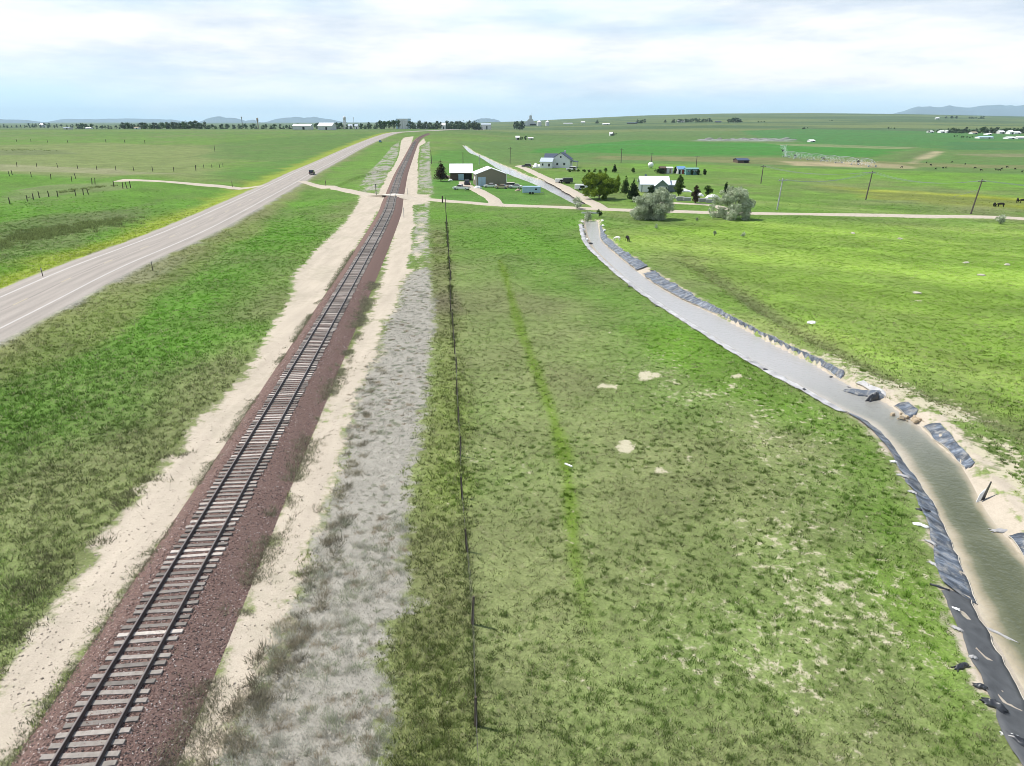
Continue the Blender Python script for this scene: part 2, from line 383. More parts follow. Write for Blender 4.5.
zone([(880, 164), (903, 162), (930, 151), (922, 151)], (.10, .13, .05), 3, 6, .6)
zone([(960, 154), (1090, 153), (1090, 156), (990, 157)], (.19, .18, .10), 4, 8, .7)
zone([(600, 163), (700, 163.5), (800, 168), (930, 171), (1090, 178), (1090, 192), (950, 188), (860, 182), (740, 178), (660, 174)], (.115, .235, .030), 8, 9, .95)
zone([(830, 187), (900, 191), (1090, 203), (1090, 212), (960, 207), (860, 197)], (.21, .235, .018), 6, 8, .85)
zone([(790, 186), (960, 198), (1090, 206), (1090, 209), (950, 204), (800, 191)], (.11, .14, .05), 4, 9, .6)
zone([(640, 168), (760, 173), (800, 180), (700, 177), (640, 172)], (.10, .15, .045), 4, 8, .6)
# far plain left, dull prairie
zone([(-200, 150), (100, 143), (240, 146), (205, 184), (120, 182), (-200, 172)], (.170, .195, .075), 14, 14, .8)
zone([(-200, 160), (30, 165), (110, 169), (170, 180), (110, 176), (-200, 170)], (.24, .23, .14), 4, 9, .6)
zone([(-200, 172), (0, 174), (110, 183), (240, 189), (222, 206), (130, 240), (0, 285), (-200, 360)], (.085, .19, .022), 6, 7, .9)
zone([(-120, 256), (20, 232), (90, 215), (150, 212), (128, 228), (70, 246), (0, 262), (-100, 290)], (.12, .16, .055), 3, 5, .8)
zone([(10, 192), (60, 189), (110, 188), (120, 194), (60, 197), (10, 203)], (.15, .17, .08), 3, 5, .7)
zone([(235, 165), (300, 158), (380, 137), (330, 163), (300, 174), (262, 184), (215, 181)], (.075, .17, .028), 8, 8, .8)
zone([(434, 150), (470, 149), (520, 172), (600, 204), (500, 203), (432, 200)], (.068, .175, .028), 3, 5, .9)
zone([(215, 143), (300, 136), (392, 133), (330, 150), (280, 164), (205, 156)], (.075, .145, .035), 8, 14, .75)  # darker green painted on the bank in place of relief shading
zone([(-150, 244), (0, 226), (100, 212), (160, 200), (150, 212), (80, 232), (0, 250), (-150, 275)], (.095, .125, .045), 3, 5, .8)
zone([(-60, 150), (60, 150), (75, 154), (-60, 156)], (.10, .12, .06), 5, 9, .6)
zone([(112, 287), (128, 272), (150, 263), (186, 257), (176, 268), (145, 284)], (.36, .345, .31), .8, 1.2, .9)
zone([(18, 288), (40, 273), (62, 268), (58, 276), (36, 287)], (.36, .345, .31), .8, 1.2, .8)
# between the road and the track
zone([(70, 330), (210, 245), (300, 190), (352, 192), (338, 210), (300, 250), (240, 320), (140, 420), (0, 470), (-80, 470), (-80, 400)], (.080, .185, .020), 4, 5, .85)
zone([(-60, 350), (60, 310), (200, 244), (290, 190), (300, 196), (210, 262), (90, 342), (-60, 400)], (.165, .19, .065), 2, 3, .75)
zone([(320, 183), (345, 168), (378, 148), (396, 141), (385, 160), (366, 178), (352, 188)], (.10, .20, .03), 6, 6, .8)
# pasture by the canal: lush strip
zone([(420, 206), (580, 212), (583, 240), (640, 292), (700, 332), (700, 350), (560, 300), (480, 262), (440, 240)], (.090, .195, .024), 8, 8, .85)
zone([(640, 330), (700, 336), (790, 385), (868, 425), (900, 500), (890, 540), (850, 450), (760, 410), (690, 385)], (.095, .185, .020), 2, 4, .8)
zone([(840, 560), (925, 560), (950, 620), (1010, 766), (900, 790), (930, 700), (880, 620)], (.115, .20, .025), 1.5, 2.5, .7)
# right bank
zone([(620, 240), (700, 222), (1090, 226), (1090, 440), (960, 405), (820, 340), (700, 262)], (.180, .285, .042), 10, 10, .9)
zone([(690, 258), (760, 302), (820, 339), (900, 380), (960, 405), (1090, 455), (1090, 470), (960, 415), (900, 390), (820, 348), (750, 308)], (.13, .15, .065), 1, 1.6, .8)
def color_at(x, y):
    u = x + .0979 * y + 13.07
    n60 = fbm(x / 60, y / 60, 21, 3); n15 = fbm(x / 14 + 3, y / 14, 31, 4); n4 = fbm(x / 3.5, y / 3.5, 41, 3)
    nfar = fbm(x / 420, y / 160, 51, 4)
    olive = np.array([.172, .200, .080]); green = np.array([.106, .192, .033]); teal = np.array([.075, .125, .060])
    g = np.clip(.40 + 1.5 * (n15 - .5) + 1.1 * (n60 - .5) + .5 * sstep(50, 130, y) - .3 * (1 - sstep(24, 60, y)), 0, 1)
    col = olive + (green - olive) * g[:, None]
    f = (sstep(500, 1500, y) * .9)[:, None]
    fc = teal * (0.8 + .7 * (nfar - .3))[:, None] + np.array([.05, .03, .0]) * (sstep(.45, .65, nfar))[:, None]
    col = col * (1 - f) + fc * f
    wx = fbm(x / 9, y / 9, 61, 3) - .5; wl = fbm(x / 45, y / 45, 71, 3) - .5
    for P, c, soft, warp, op in ZONES:
        pad = soft + warp * 2
        m = (x > P[:, 0].min() - pad) & (x < P[:, 0].max() + pad) & (y > P[:, 1].min() - pad) & (y < P[:, 1].max() + pad)
        if not m.any(): continue
        big = 1 + np.maximum(0, y[m] - 300) / 300
        d = sd_poly(x[m], y[m], P) + warp * 1.6 * np.where(y[m] < 250, wx[m] + wl[m], wl[m] * 1.6)
        k = (1 - sstep(-soft, soft, d)) * op * np.clip(.85 + .9 * (n15[m] - .5), 0, 1)
        col[m] = col[m] * (1 - k[:, None]) + c * k[:, None]
    # yellow sweet clover along the left verge, pale strip on the right verge
    dr = bbox_eval(d_line, x, y, ROAD, 40)
    side = u * 0
    RO = np.asarray(ROAD); side = np.interp(y, RO[:, 1], RO[:, 0])
    lv = (1 - sstep(10, 18, dr + (n15 - .5) * 9)) * (x < side) * (y < 900)
    col = col * (1 - .8 * lv[:, None]) + np.array([.235, .28, .035]) * .8 * lv[:, None]
    rv = (1 - sstep(7.0, 11, dr + (n15 - .5) * 6)) * (x > side) * (y < 900)
    col = col * (1 - .6 * rv[:, None]) + np.array([.21, .21, .10]) * .6 * rv[:, None]
    gs = (1 - sstep(5.8, 7.4, dr + (n4 - .5) * 2.0)) * (y < 900)
    col = col * (1 - .85 * gs[:, None]) + np.array([.33, .31, .28]) * .85 * gs[:, None]
    # green path, tall strip
    dp = bbox_eval(d_line, x, y, GREENPATH, 8)
    k = (1 - sstep(.15, .8, dp + (n4 - .5) * .8)) * .85 * sstep(22, 31, y)
    col = col * (1 - k[:, None]) + np.array([.105, .172, .018]) * k[:, None]
    dtall = bbox_eval(sd_poly, x, y, TALL, 6)
    k = (1 - sstep(-1.2, .8, dtall + (n4 - .5) * 2.2)) * .8
    col = col * (1 - k[:, None]) + (np.array([.150, .175, .060]) + (n15 - .5)[:, None] * np.array([.02, .12, -.05])) * k[:, None]
    cxs = np.interp(y, cR[::-1, 1], cR[::-1, 0]); rt = (x > cxs) * (y < 230)
    st = fbm((.62 * x + .78 * y) / 2.6, (.78 * x - .62 * y) / 38, 83, 4) - .5; st2 = fbm((.62 * x + .78 * y) / 9, (.78 * x - .62 * y) / 60, 87, 3) - .5
    col = col * (1 + (rt * (.55 * st + .5 * st2)))[:, None] + (rt * np.clip(st2, 0, 1) * .16)[:, None] * np.array([1., .8, .35])
    # value mottling
    col = col * (.78 + .44 * n4)[:, None] * (.86 + .28 * n15)[:, None]
    # bare chance
    sc = bbox_eval(sd_poly, x, y, CANAL, 30)
    n1 = fbm(x / 1.3, y / 1.3, 47, 3); bare = .13 + .30 * (n15 - .5) + .25 * (n4 - .5) + .20 * (n1 - .5)
    right_sp = (1 - sstep(2, 14, np.abs(sc - 7))) * (y < 62) * (sc > 0) * (u > 20)
    cx = np.interp(y, np.asarray(cR)[::-1, 1] if cR[0, 1] > cR[-1, 1] else cR[:, 1], np.asarray(cR)[::-1, 0] if cR[0, 1] > cR[-1, 1] else cR[:, 0])
    bank = (x > cx) * (1 - sstep(1, 6, sc + (n15 - .5) * 5)) * (1 - sstep(50, 75, y))
    leftb = (x < cx) * np.exp(-((sc - 5.5) / 3.6) ** 2) * (1 - sstep(45, 60, y))
    bare = bare + .045 * right_sp * (x < cx) + .42 * bank + .6 * bank * (n1 - .5) + .10 * leftb
    bare = bare - .35 * sstep(55, 110, y) - .3 * (u < 0)
    for a, b, r1, r2 in PATCHW:
        q = np.sqrt(((x - a) / r1) ** 2 + ((y - b) / r2) ** 2) + (n4 - .5) * 1.8 + (n1 - .5) * 2.4 + .45
        bare = bare + .6 * (1 - sstep(.5, 1.1, q))
    ds = np.minimum(bbox_eval(sd_poly, x, y, SAND_L, 12, 12.), bbox_eval(sd_poly, x, y, SAND_R, 12, 12.))
    ws = (fbm(x / 2.2, y / 5, 77, 4) - .5) * 3.2
    wq = np.full(x.shape, 12.)
    for Q in (WEED2, WEED3, WEED4): wq = np.minimum(wq, bbox_eval(sd_poly, x, y, Q, 12, 12.))
    ds = np.where(wq < 1.5, np.maximum(ds, ws + .6 + 1.6 * sstep(260, 420, y) - np.maximum(wq, 0) * 2), ds)
    dc = sc - .05 - .5 * (n4 - .5) - .7 * (x > cx) * (1 - sstep(45, 75, y)) * (n15 + .3)
    ds = np.minimum(ds, np.clip(dc, -12, 12))
    sf = bbox_eval(sd_poly, x, y, FCANAL, 12, 12.); ds = np.minimum(ds, sf - .6)
    dw = bbox_eval(sd_poly, x, y, WEED, 12, 12.)
    dw = np.minimum(dw, np.where(wq < 1, np.maximum(wq, (fbm(x / 3, y / 7, 79, 3) - .50) * 3), 12.))
    dt = bbox_eval(d_line, x, y, RAIL, 30)
    return dict(col=np.clip(col, .01, .6), bare=np.clip(bare, 0, 1), ds=np.clip(ds, -12, 12), dw=np.clip(dw, -12, 12), sc=sc, sf=sf, dr=dr, dt=dt, u=u, n15=n15, n4=n4, dtall=dtall, side=side)

# ------------------------------------------------------------------ ground sheet
def ground_material():
    m = bpy.data.materials.new('prairie_ground'); m.use_nodes = True; t = m.node_tree; b = t.nodes['Principled BSDF']
    b.inputs['Roughness'].default_value = .95; b.inputs['Specular IOR Level'].default_value = .08
    pos = N(t, 'ShaderNodeNewGeometry').outputs['Position']
    def noise(sc, det=3, stretch=None, rough=.55):
        n = N(t, 'ShaderNodeTexNoise'); n.inputs['Scale'].default_value = sc; n.inputs['Detail'].default_value = det; n.inputs['Roughness'].default_value = rough
        if stretch:
            mpn = N(t, 'ShaderNodeMapping'); mpn.inputs['Scale'].default_value = stretch; t.links.new(pos, mpn.inputs[0]); t.links.new(mpn.outputs[0], n.inputs['Vector'])
        else: t.links.new(pos, n.inputs['Vector'])
        return n.outputs[0]
    at = lambda n: N(t, 'ShaderNodeAttribute', attribute_name=n)
    hi = noise(7.0, 4, rough=.7); mid = noise(1.1, 4, rough=.65); lo = noise(.13, 4)
    v = math_n(t, 'MULTIPLY', math_n(t, 'MULTIPLY_ADD', hi, 1.7, .1), math_n(t, 'MULTIPLY_ADD', mid, 1.1, .4))
    v = math_n(t, 'MULTIPLY', v, math_n(t, 'MULTIPLY_ADD', lo, .5, .75))
    def mulc(a, val):
        x = N(t, 'ShaderNodeMix', data_type='RGBA', blend_type='MULTIPLY'); x.inputs[0].default_value = 1
        if isinstance(a, tuple): x.inputs[6].default_value = (*a, 1)
        else: t.links.new(a, x.inputs[6])
        t.links.new(val, x.inputs[7]); return x.outputs[2]
    def mixc(f, a, c):
        x = N(t, 'ShaderNodeMix', data_type='RGBA'); t.links.new(f, x.inputs[0])
        for s, i in ((a, 6), (c, 7)):
            if isinstance(s, tuple): x.inputs[i].default_value = (*s, 1)
            else: t.links.new(s, x.inputs[i])
        return x.outputs[2]
    g = mulc(at('col').outputs['Color'], v)
    # dry straw flecks
    fl = noise(2.6, 4, rough=.75)
    g = mixc(math_n(t, 'MULTIPLY_ADD', fl, 3.2, -1.75, clamp=True), g, (.24, .23, .13))
    # bare earth speckle
    sp = noise(1.9, 5, rough=.72)
    bf = math_n(t, 'MULTIPLY_ADD', math_n(t, 'ADD', sp, math_n(t, 'MULTIPLY', at('bare').outputs['Fac'], .62)), 9.0, -6.6, clamp=True)
    soil = mulc((.42, .385, .275), math_n(t, 'MULTIPLY_ADD', hi, .6, .7))
    g = mixc(bf, g, soil)
    # grey dead weeds floor
    wn = noise(.9, 5, rough=.7)
    wf = math_n(t, 'MULTIPLY_ADD', math_n(t, 'ADD', at('dw').outputs['Fac'], math_n(t, 'MULTIPLY_ADD', wn, 4.4, -2.2)), -1.6, .5, clamp=True)
    wc = mulc((.275, .26, .222), math_n(t, 'MULTIPLY', math_n(t, 'MULTIPLY_ADD', hi, 1.0, .5), math_n(t, 'MULTIPLY_ADD', mid, .8, .6)))
    g = mixc(wf, g, wc)
    # sand / gravel
    sn = noise(.55, 6, rough=.72)
    sf = math_n(t, 'MULTIPLY_ADD', math_n(t, 'ADD', at('ds').outputs['Fac'], math_n(t, 'MULTIPLY_ADD', sn, 5.0, -2.4)), -1.7, .5, clamp=True)
    strk = noise(.5, 4, (1.6, .22, 1)); peb = noise(16.0, 3, rough=.7)
    sc_ = mulc((.425, .37, .295), math_n(t, 'MULTIPLY', math_n(t, 'MULTIPLY_ADD', strk, .5, .74), math_n(t, 'MULTIPLY_ADD', peb, .7, .65)))
    drt = math_n(t, 'MULTIPLY_ADD', math_n(t, 'ADD', mid, lo), 2.4, -2.35, clamp=True)
    sc_ = mixc(math_n(t, 'MULTIPLY', drt, .75), sc_, (.30, .275, .205))
    g = mixc(sf, g, sc_)
    t.links.new(g, b.inputs['Base Color'])
    bp = N(t, 'ShaderNodeBump'); bp.inputs['Strength'].default_value = .5; bp.inputs['Distance'].default_value = .12
    t.links.new(math_n(t, 'ADD', math_n(t, 'MULTIPLY', hi, .5), mid), bp.inputs['Height']); t.links.new(bp.outputs[0], b.inputs['Normal'])
    return m
M_GROUND = ground_material()
nr, nc = 930, 760
sv = 12.0 * np.exp(np.linspace(0, math.log(19000 / 12.0), nr))
tv = np.sign(np.linspace(-1, 1, nc)) * (0.55 * np.abs(np.linspace(-1, 1, nc)) + .45 * np.abs(np.linspace(-1, 1, nc)) ** 3) * 1.32
gx = (sv[:, None] * tv[None, :]).ravel(); gy = np.repeat(sv - 50.0, nc)
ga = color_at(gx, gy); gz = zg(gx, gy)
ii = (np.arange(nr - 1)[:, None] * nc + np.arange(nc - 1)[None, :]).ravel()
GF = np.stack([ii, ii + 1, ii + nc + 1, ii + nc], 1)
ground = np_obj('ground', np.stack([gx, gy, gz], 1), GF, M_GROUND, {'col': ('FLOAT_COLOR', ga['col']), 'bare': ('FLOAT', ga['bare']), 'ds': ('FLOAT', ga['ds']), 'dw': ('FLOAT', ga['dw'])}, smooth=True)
tag(ground, kind='structure')

# ------------------------------------------------------------------ ribbons: roads, ballast, water
def frames(P):
    P = np.asarray(P); T = np.gradient(P, axis=0); T /= np.linalg.norm(T, axis=1)[:, None] + 1e-9
    return P, np.stack([T[:, 1], -T[:, 0]], 1)            # right-hand normal
def ribbon(name, P, prof, m, kind='structure', follow=True, wjit=0, smooth=True):
    """prof: list of (lateral offset, height above the ground line)"""
    P, Nn = frames(P); n, k = len(P), len(prof); V = np.zeros((n, k, 3)); lat = np.zeros((n, k))
    zc = zg(P[:, 0], P[:, 1], False)
    for j, (o, h) in enumerate(prof):
        oj = o + (wjit * (fbm(np.arange(n) * .35 + j * 37, np.zeros(n) + j, 5, 3) - .5) * 2 if j in (0, k - 1) else 0)
        xy = P + Nn * np.reshape(oj, (-1, 1)) if np.ndim(oj) else P + Nn * o
        V[:, j, :2] = xy; V[:, j, 2] = (zg(xy[:, 0], xy[:, 1], False) if follow else zc) + h
        lat[:, j] = o
    ii = (np.arange(n - 1)[:, None] * k + np.arange(k - 1)[None, :]).ravel()
    F = np.stack([ii, ii + 1, ii + k + 1, ii + k], 1)
    al = np.concatenate([[0], np.cumsum(np.linalg.norm(np.diff(P, axis=0), axis=1))])
    o = np_obj(name, V.reshape(-1, 3), F, m, {'lat': ('FLOAT', lat.ravel()), 'along': ('FLOAT', np.repeat(al, k))}, smooth=smooth)
    if kind: tag(o, kind=kind)
    return o
def lane_material():
    m = bpy.data.materials.new('worn_asphalt'); m.use_nodes = True; t = m.node_tree; b = t.nodes['Principled BSDF']
    b.inputs['Roughness'].default_value = .85; b.inputs['Specular IOR Level'].default_value = .2
    la = N(t, 'ShaderNodeAttribute', attribute_name='lat').outputs['Fac']; al = N(t, 'ShaderNodeAttribute', attribute_name='along').outputs['Fac']
    cmb = N(t, 'ShaderNodeCombineXYZ'); t.links.new(math_n(t, 'MULTIPLY', la, 1.1), cmb.inputs[0]); t.links.new(math_n(t, 'MULTIPLY', al, .05), cmb.inputs[1])
    s = N(t, 'ShaderNodeTexNoise'); s.inputs['Scale'].default_value = 1.5; s.inputs['Detail'].default_value = 6; t.links.new(cmb.outputs[0], s.inputs['Vector'])
    gp = N(t, 'ShaderNodeNewGeometry'); h = N(t, 'ShaderNodeTexNoise'); h.inputs['Scale'].default_value = 6; h.inputs['Detail'].default_value = 5; t.links.new(gp.outputs['Position'], h.inputs['Vector'])
    # wheel tracks
    wt = math_n(t, 'COSINE', math_n(t, 'MULTIPLY', la, 2 * math.pi / 1.85))
    v = math_n(t, 'ADD', math_n(t, 'MULTIPLY_ADD', s.outputs[0], .5, .62), math_n(t, 'MULTIPLY', wt, .05))
    v = math_n(t, 'MULTIPLY', v, math_n(t, 'MULTIPLY_ADD', h.outputs[0], .4, .8))
    crk = math_n(t, 'LESS_THAN', math_n(t, 'ABSOLUTE', math_n(t, 'ADD', la, math_n(t, 'MULTIPLY_ADD', s.outputs[0], .8, -.4))), .09)
    v = math_n(t, 'MULTIPLY', v, math_n(t, 'MULTIPLY_ADD', crk, -.3, 1.0))
    mx = N(t, 'ShaderNodeMix', data_type='RGBA', blend_type='MULTIPLY'); mx.inputs[0].default_value = 1; mx.inputs[6].default_value = (.335, .30, .262, 1)
    t.links.new(v, mx.inputs[7]); t.links.new(mx.outputs[2], b.inputs['Base Color']); return m
M_ASPH = lane_material()
M_LINE = mat('road_paint', (.50, .48, .455), .6, .35, .8)
M_GRAV = mat('gravel_road', (.41, .36, .29), .95, .3, 1.4, spec=.1, bump=.3, coord='Object')
ribbon('highway', ROAD, [(-6.4, .0), (-5.2, .10), (-2.5, .13), (0, .16), (2.5, .13), (5.2, .10), (6.4, -.02)], M_ASPH)
for s_ in (-1, 1): ribbon('edge_line', ROAD, [(s_ * 3.75 - .08, .1195), (s_ * 3.75 + .08, .1195)], M_LINE)
# dashes on the centre
Rs = catmull(ROAD, 1.0); dm = MB(); Pn, Nn = frames(Rs); zc = zg(Rs[:, 0], Rs[:, 1], False)
for i in range(0, min(len(Rs) - 4, 420), 12):
    a, b = Pn[i], Pn[min(i + 3, len(Rs) - 1)]; na, nb = Nn[i] * .06, Nn[i + 3] * .06
    dm.add([(*(a - na), zc[i] + .166), (*(a + na), zc[i] + .166), (*(b + nb), zc[i + 3] + .166), (*(b - nb), zc[i + 3] + .166)], [(0, 1, 2, 3)])
tag(dm.obj('centre_line', mat('worn_yellow_paint', (.42, .36, .22), .7, .3, 1.2)), kind='structure')
ribbon('gravel_approach', XW, [(-4.0, -.02), (-3.0, .07), (0, .12), (3.0, .07), (4.0, -.02)], M_GRAV, wjit=.6)
ribbon('gravel_road', XE, [(-3.2, -.06), (-2.3, .09), (0, .14), (2.3, .09), (3.2, -.06)], M_GRAV, wjit=.8)
ribbon('farm_lane', FARMRD, [(-2.3, -.03), (-1.5, .10), (0, .12), (1.5, .10), (2.3, -.03)], M_GRAV, wjit=.5)
ribbon('barn_driveway', BARNRD, [(-2.3, -.03), (-1.5, .09), (0, .10), (1.5, .09), (2.3, -.03)], M_GRAV, wjit=.5)
ribbon('yard_path', YARDRD, [(-2.0, -.03), (-1.3, .08), (1.3, .08), (2.0, -.03)], M_GRAV, wjit=.5)

# canal water
def water_material():
    m = bpy.data.materials.new('silty_water'); m.use_nodes = True; t = m.node_tree; b = t.nodes['Principled BSDF']
    b.inputs['Roughness'].default_value = .06; b.inputs['IOR'].default_value = 1.33; b.inputs['Specular IOR Level'].default_value = .6
    sh = N(t, 'ShaderNodeAttribute', attribute_name='shoal').outputs['Fac']
    gp = N(t, 'ShaderNodeNewGeometry').outputs['Position']
    n = N(t, 'ShaderNodeTexNoise'); n.inputs['Scale'].default_value = .35; n.inputs['Detail'].default_value = 5; t.links.new(gp, n.inputs['Vector'])
    f = math_n(t, 'ADD', sh, math_n(t, 'MULTIPLY_ADD', n.outputs[0], .9, -.45), clamp=True)
    r = ramp(t, f, [(0, (.085, .092, .048)), (.35, (.125, .13, .075)), (.55, (.24, .215, .14)), (.8, (.36, .31, .22)), (1, (.42, .37, .28))])
    si = N(t, 'ShaderNodeAttribute', attribute_name='silt').outputs['Fac']  # pale silt grey grows with distance, painting reflected sky into the base colour
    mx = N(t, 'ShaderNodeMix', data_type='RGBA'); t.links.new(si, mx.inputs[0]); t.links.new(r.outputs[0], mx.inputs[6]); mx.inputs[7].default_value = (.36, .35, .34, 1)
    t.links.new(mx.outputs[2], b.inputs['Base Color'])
    w1 = N(t, 'ShaderNodeTexNoise'); w1.inputs['Scale'].default_value = 3.2; w1.inputs['Detail'].default_value = 4; t.links.new(gp, w1.inputs['Vector'])
    bp = N(t, 'ShaderNodeBump'); bp.inputs['Strength'].default_value = .55; bp.inputs['Distance'].default_value = .12
    t.links.new(w1.outputs[0], bp.inputs['Height']); t.links.new(bp.outputs[0], b.inputs['Normal']); return m
M_WATER = water_material()
def resamp(P, n):
    P = np.asarray(P); L = np.concatenate([[0], np.cumsum(np.linalg.norm(np.diff(P, axis=0), axis=1))]); s = np.linspace(0, L[-1], n)
    return np.stack([np.interp(s, L, P[:, 0]), np.interp(s, L, P[:, 1])], 1)
def cross_pairs(A, B, n):
    """pair the two banks by common distance along the channel"""
    return resamp(A, n), resamp(B, n)
def water_sheet(name, A, B, n, lvl, silt_sky_fn):
    # bank points matched by nearest neighbour so that the cross lines run square
    A = resamp(A, n); Bf = resamp(B, n * 6); k = 9
    j = 0; Bs = []
    for a in A:
        d = np.linalg.norm(Bf - a, axis=1); d[:j] = 1e9; j = int(np.argmin(d)); Bs.append(Bf[j])
    B = np.array(Bs); V = np.zeros((n, k, 3)); sh = np.zeros((n, k))
    for q in range(k):
        t = -.06 + 1.12 * q / (k - 1); V[:, q, :2] = A * (1 - t) + B * t
        sh[:, q] = max(0, 1 - t / .34) * .95 + max(0, 1 - (1 - t) / .26) * .85
    V[:, :, 2] = lvl(V[:, :, 0], V[:, :, 1])
    ii = (np.arange(n - 1)[:, None] * k + np.arange(k - 1)[None, :]).ravel()
    o = np_obj(name, V.reshape(-1, 3), np.stack([ii, ii + 1, ii + k + 1, ii + k], 1), M_WATER, {'shoal': ('FLOAT', sh.ravel()), 'silt': ('FLOAT', silt_sky_fn(V[:, :, 1].ravel()))})
    return tag(o, kind='structure')
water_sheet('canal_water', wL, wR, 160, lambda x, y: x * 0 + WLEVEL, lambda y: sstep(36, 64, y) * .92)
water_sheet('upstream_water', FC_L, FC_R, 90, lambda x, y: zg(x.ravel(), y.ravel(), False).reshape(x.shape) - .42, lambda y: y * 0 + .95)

# ------------------------------------------------------------------ distant mountains
def mountains(name, pts, D, depth, m, seed):
    """ridge as a heightfield: crest heights from azimuth list (px, y)"""
    pts = np.array(pts, float); nx, ny = 160, 24; V = []
    px = np.linspace(pts[0, 0], pts[-1, 0], nx)
    yt = np.interp(px, pts[:, 0], pts[:, 1])
    for j in range(ny):
        s = j / (ny - 1); prof = math.sin(math.pi * min(1, s * 1.0)) ** .8
        d = D + (s - .5) * depth
        for i in range(nx):
            x = (px[i] - 512) / FPX * (D * CP) * (d / D)
            h = CAMH - D * math.tan(R(ang_y(yt[i])))
            e = min(1, 6 * min(i, nx - 1 - i) / nx)
            nse = fbm(np.array([i * .16 + seed]), np.array([j * .4]), seed, 4)[0]
            V.append((x, d, -4 + (h + 4) * prof * (.86 + .28 * nse) * (e ** .6 if e < 1 else 1)))
    ii = (np.arange(ny - 1)[:, None] * nx + np.arange(nx - 1)[None, :]).ravel()
    o = np_obj(name, np.array(V), np.stack([ii, ii + 1, ii + nx + 1, ii + nx], 1), m, smooth=True); return tag(o, kind='structure')
M_MTN = mat('mountain_rock', (.12, .17, .20), .95, .25, .0006, spec=.05)
mountains('mountains', [(196, 122), (206, 119), (214, 117.2), (219, 116.2), (226, 117.5), (236, 118.2), (246, 121), (254, 119.2), (262, 121.5)], 15500, 3000, M_MTN, 3)
mountains('mountains', [(262, 122), (272, 119.5), (285, 118), (296, 117), (305, 118), (314, 117), (325, 118.5), (340, 121), (350, 122)], 16000, 3000, M_MTN, 9)
mountains('mountains', [(-80, 121), (-20, 119), (20, 119.8), (50, 121.5)], 12500, 3000, M_MTN, 15)
mountains('mountains', [(40, 122), (60, 118.8), (90, 119.2), (110, 118.8), (140, 118.6), (170, 119.5), (200, 122)], 17800, 2000, M_MTN, 21)
mountains('mountains', [(468, 122), (480, 118.6), (487, 118.3), (495, 120), (502, 122)], 15000, 2500, M_MTN, 27)
mountains('mountains', [(480, 121.5), (488, 118.5), (494, 119), (503, 122)], 16500, 1500, M_MTN, 28)
mountains('mountains', [(860, 113), (895, 110), (915, 107.5), (945, 106.6), (965, 107.4), (985, 106.4), (1010, 105.8), (1060, 105.2), (1120, 106), (1180, 112)], 16500, 4000, M_MTN, 33)

# haze: one even body of air round everything
hz = MB().box((0, 9000, 160 - 3), (52000, 22500, 320)); ho = hz.obj('haze', None); tag(ho, kind='stuff')
hm = bpy.data.materials.new('haze_air'); hm.use_nodes = True; t = hm.node_tree; t.nodes.clear()
o_ = N(t, 'ShaderNodeOutputMaterial'); pv = N(t, 'ShaderNodeVolumePrincipled'); pv.inputs['Color'].default_value = (.64, .87, 1.0, 1); pv.inputs['Density'].default_value = 4.2e-5
pv.inputs['Anisotropy'].default_value = 0.0
t.links.new(pv.outputs[0], o_.inputs['Volume']); ho.data.materials.append(hm)

# ------------------------------------------------------------------ railway
M_BALL = mat('ballast', (.145, .097, .082), .95, .5, 9.0, spec=.1, bump=.8)
BP = catmull(RAIL, 1.2)
BP = BP[BP[:, 1] < 900]
PROFB = [(-3.0, -.15), (-2.6, .02), (-1.7, .53), (-.5, .60), (.5, .60), (1.7, .53), (2.4, .22), (3.1, .02), (3.5, -.15)]
def ballast_h(o): return np.interp(o, [p[0] for p in PROFB], [p[1] for p in PROFB])
ribbon('track_ballast', BP, PROFB, M_BALL, follow=False, wjit=.25, smooth=False)
M_RAIL = mat('rusty_rail', (.075, .055, .048), .55, .3, 2.0, metal=.3)
M_RTOP = mat('worn_rail_head', (.22, .19, .175), .40, .2, 2.0, metal=.6)
M_TIE = mat('weathered_tie', (.30, .27, .245), .95, .4, 5.0, spec=.1, attr='tint')
track = thing('railway_track', 'single railway track of dark rails on weathered ties running to the horizon', 'railway track', (float(BP[8, 0]), float(BP[8, 1]), 0.6))
TLOC = np.array(track.location)
def rail_mesh(off):
    P, Nn = frames(BP); zc = zg(P[:, 0], P[:, 1], False) + .63
    prof = [(-.07, 0), (-.07, .02), (-.014, .045), (-.014, .125), (-.037, .135), (-.037, .172), (.037, .172), (.037, .135), (.014, .125), (.014, .045), (.07, .02), (.07, 0)]
    n, k = len(P), len(prof); V = np.zeros((n, k, 3))
    for j, (o, h) in enumerate(prof):
        V[:, j, :2] = P + Nn * (off + o); V[:, j, 2] = zc + h
    V -= TLOC
    ii = (np.arange(n - 1)[:, None] * k + np.arange(k)[None, :]); jn = (np.arange(n - 1)[:, None] * k + (np.arange(k)[None, :] + 1) % k)
    F = np.stack([ii.ravel(), jn.ravel(), (jn + k).ravel(), (ii + k).ravel()], 1)
    me = np_mesh('rail', V.reshape(-1, 3), F, M_RAIL); me.materials.append(M_RTOP)
    idx = np.zeros(len(F), np.int32); idx.reshape(n - 1, k)[:, 5] = 1; me.polygons.foreach_set('material_index', idx)
    o = bpy.data.objects.new('rail', me); C.objects.link(o); o.parent = track
for s_ in (-1, 1): rail_mesh(s_ * .755)
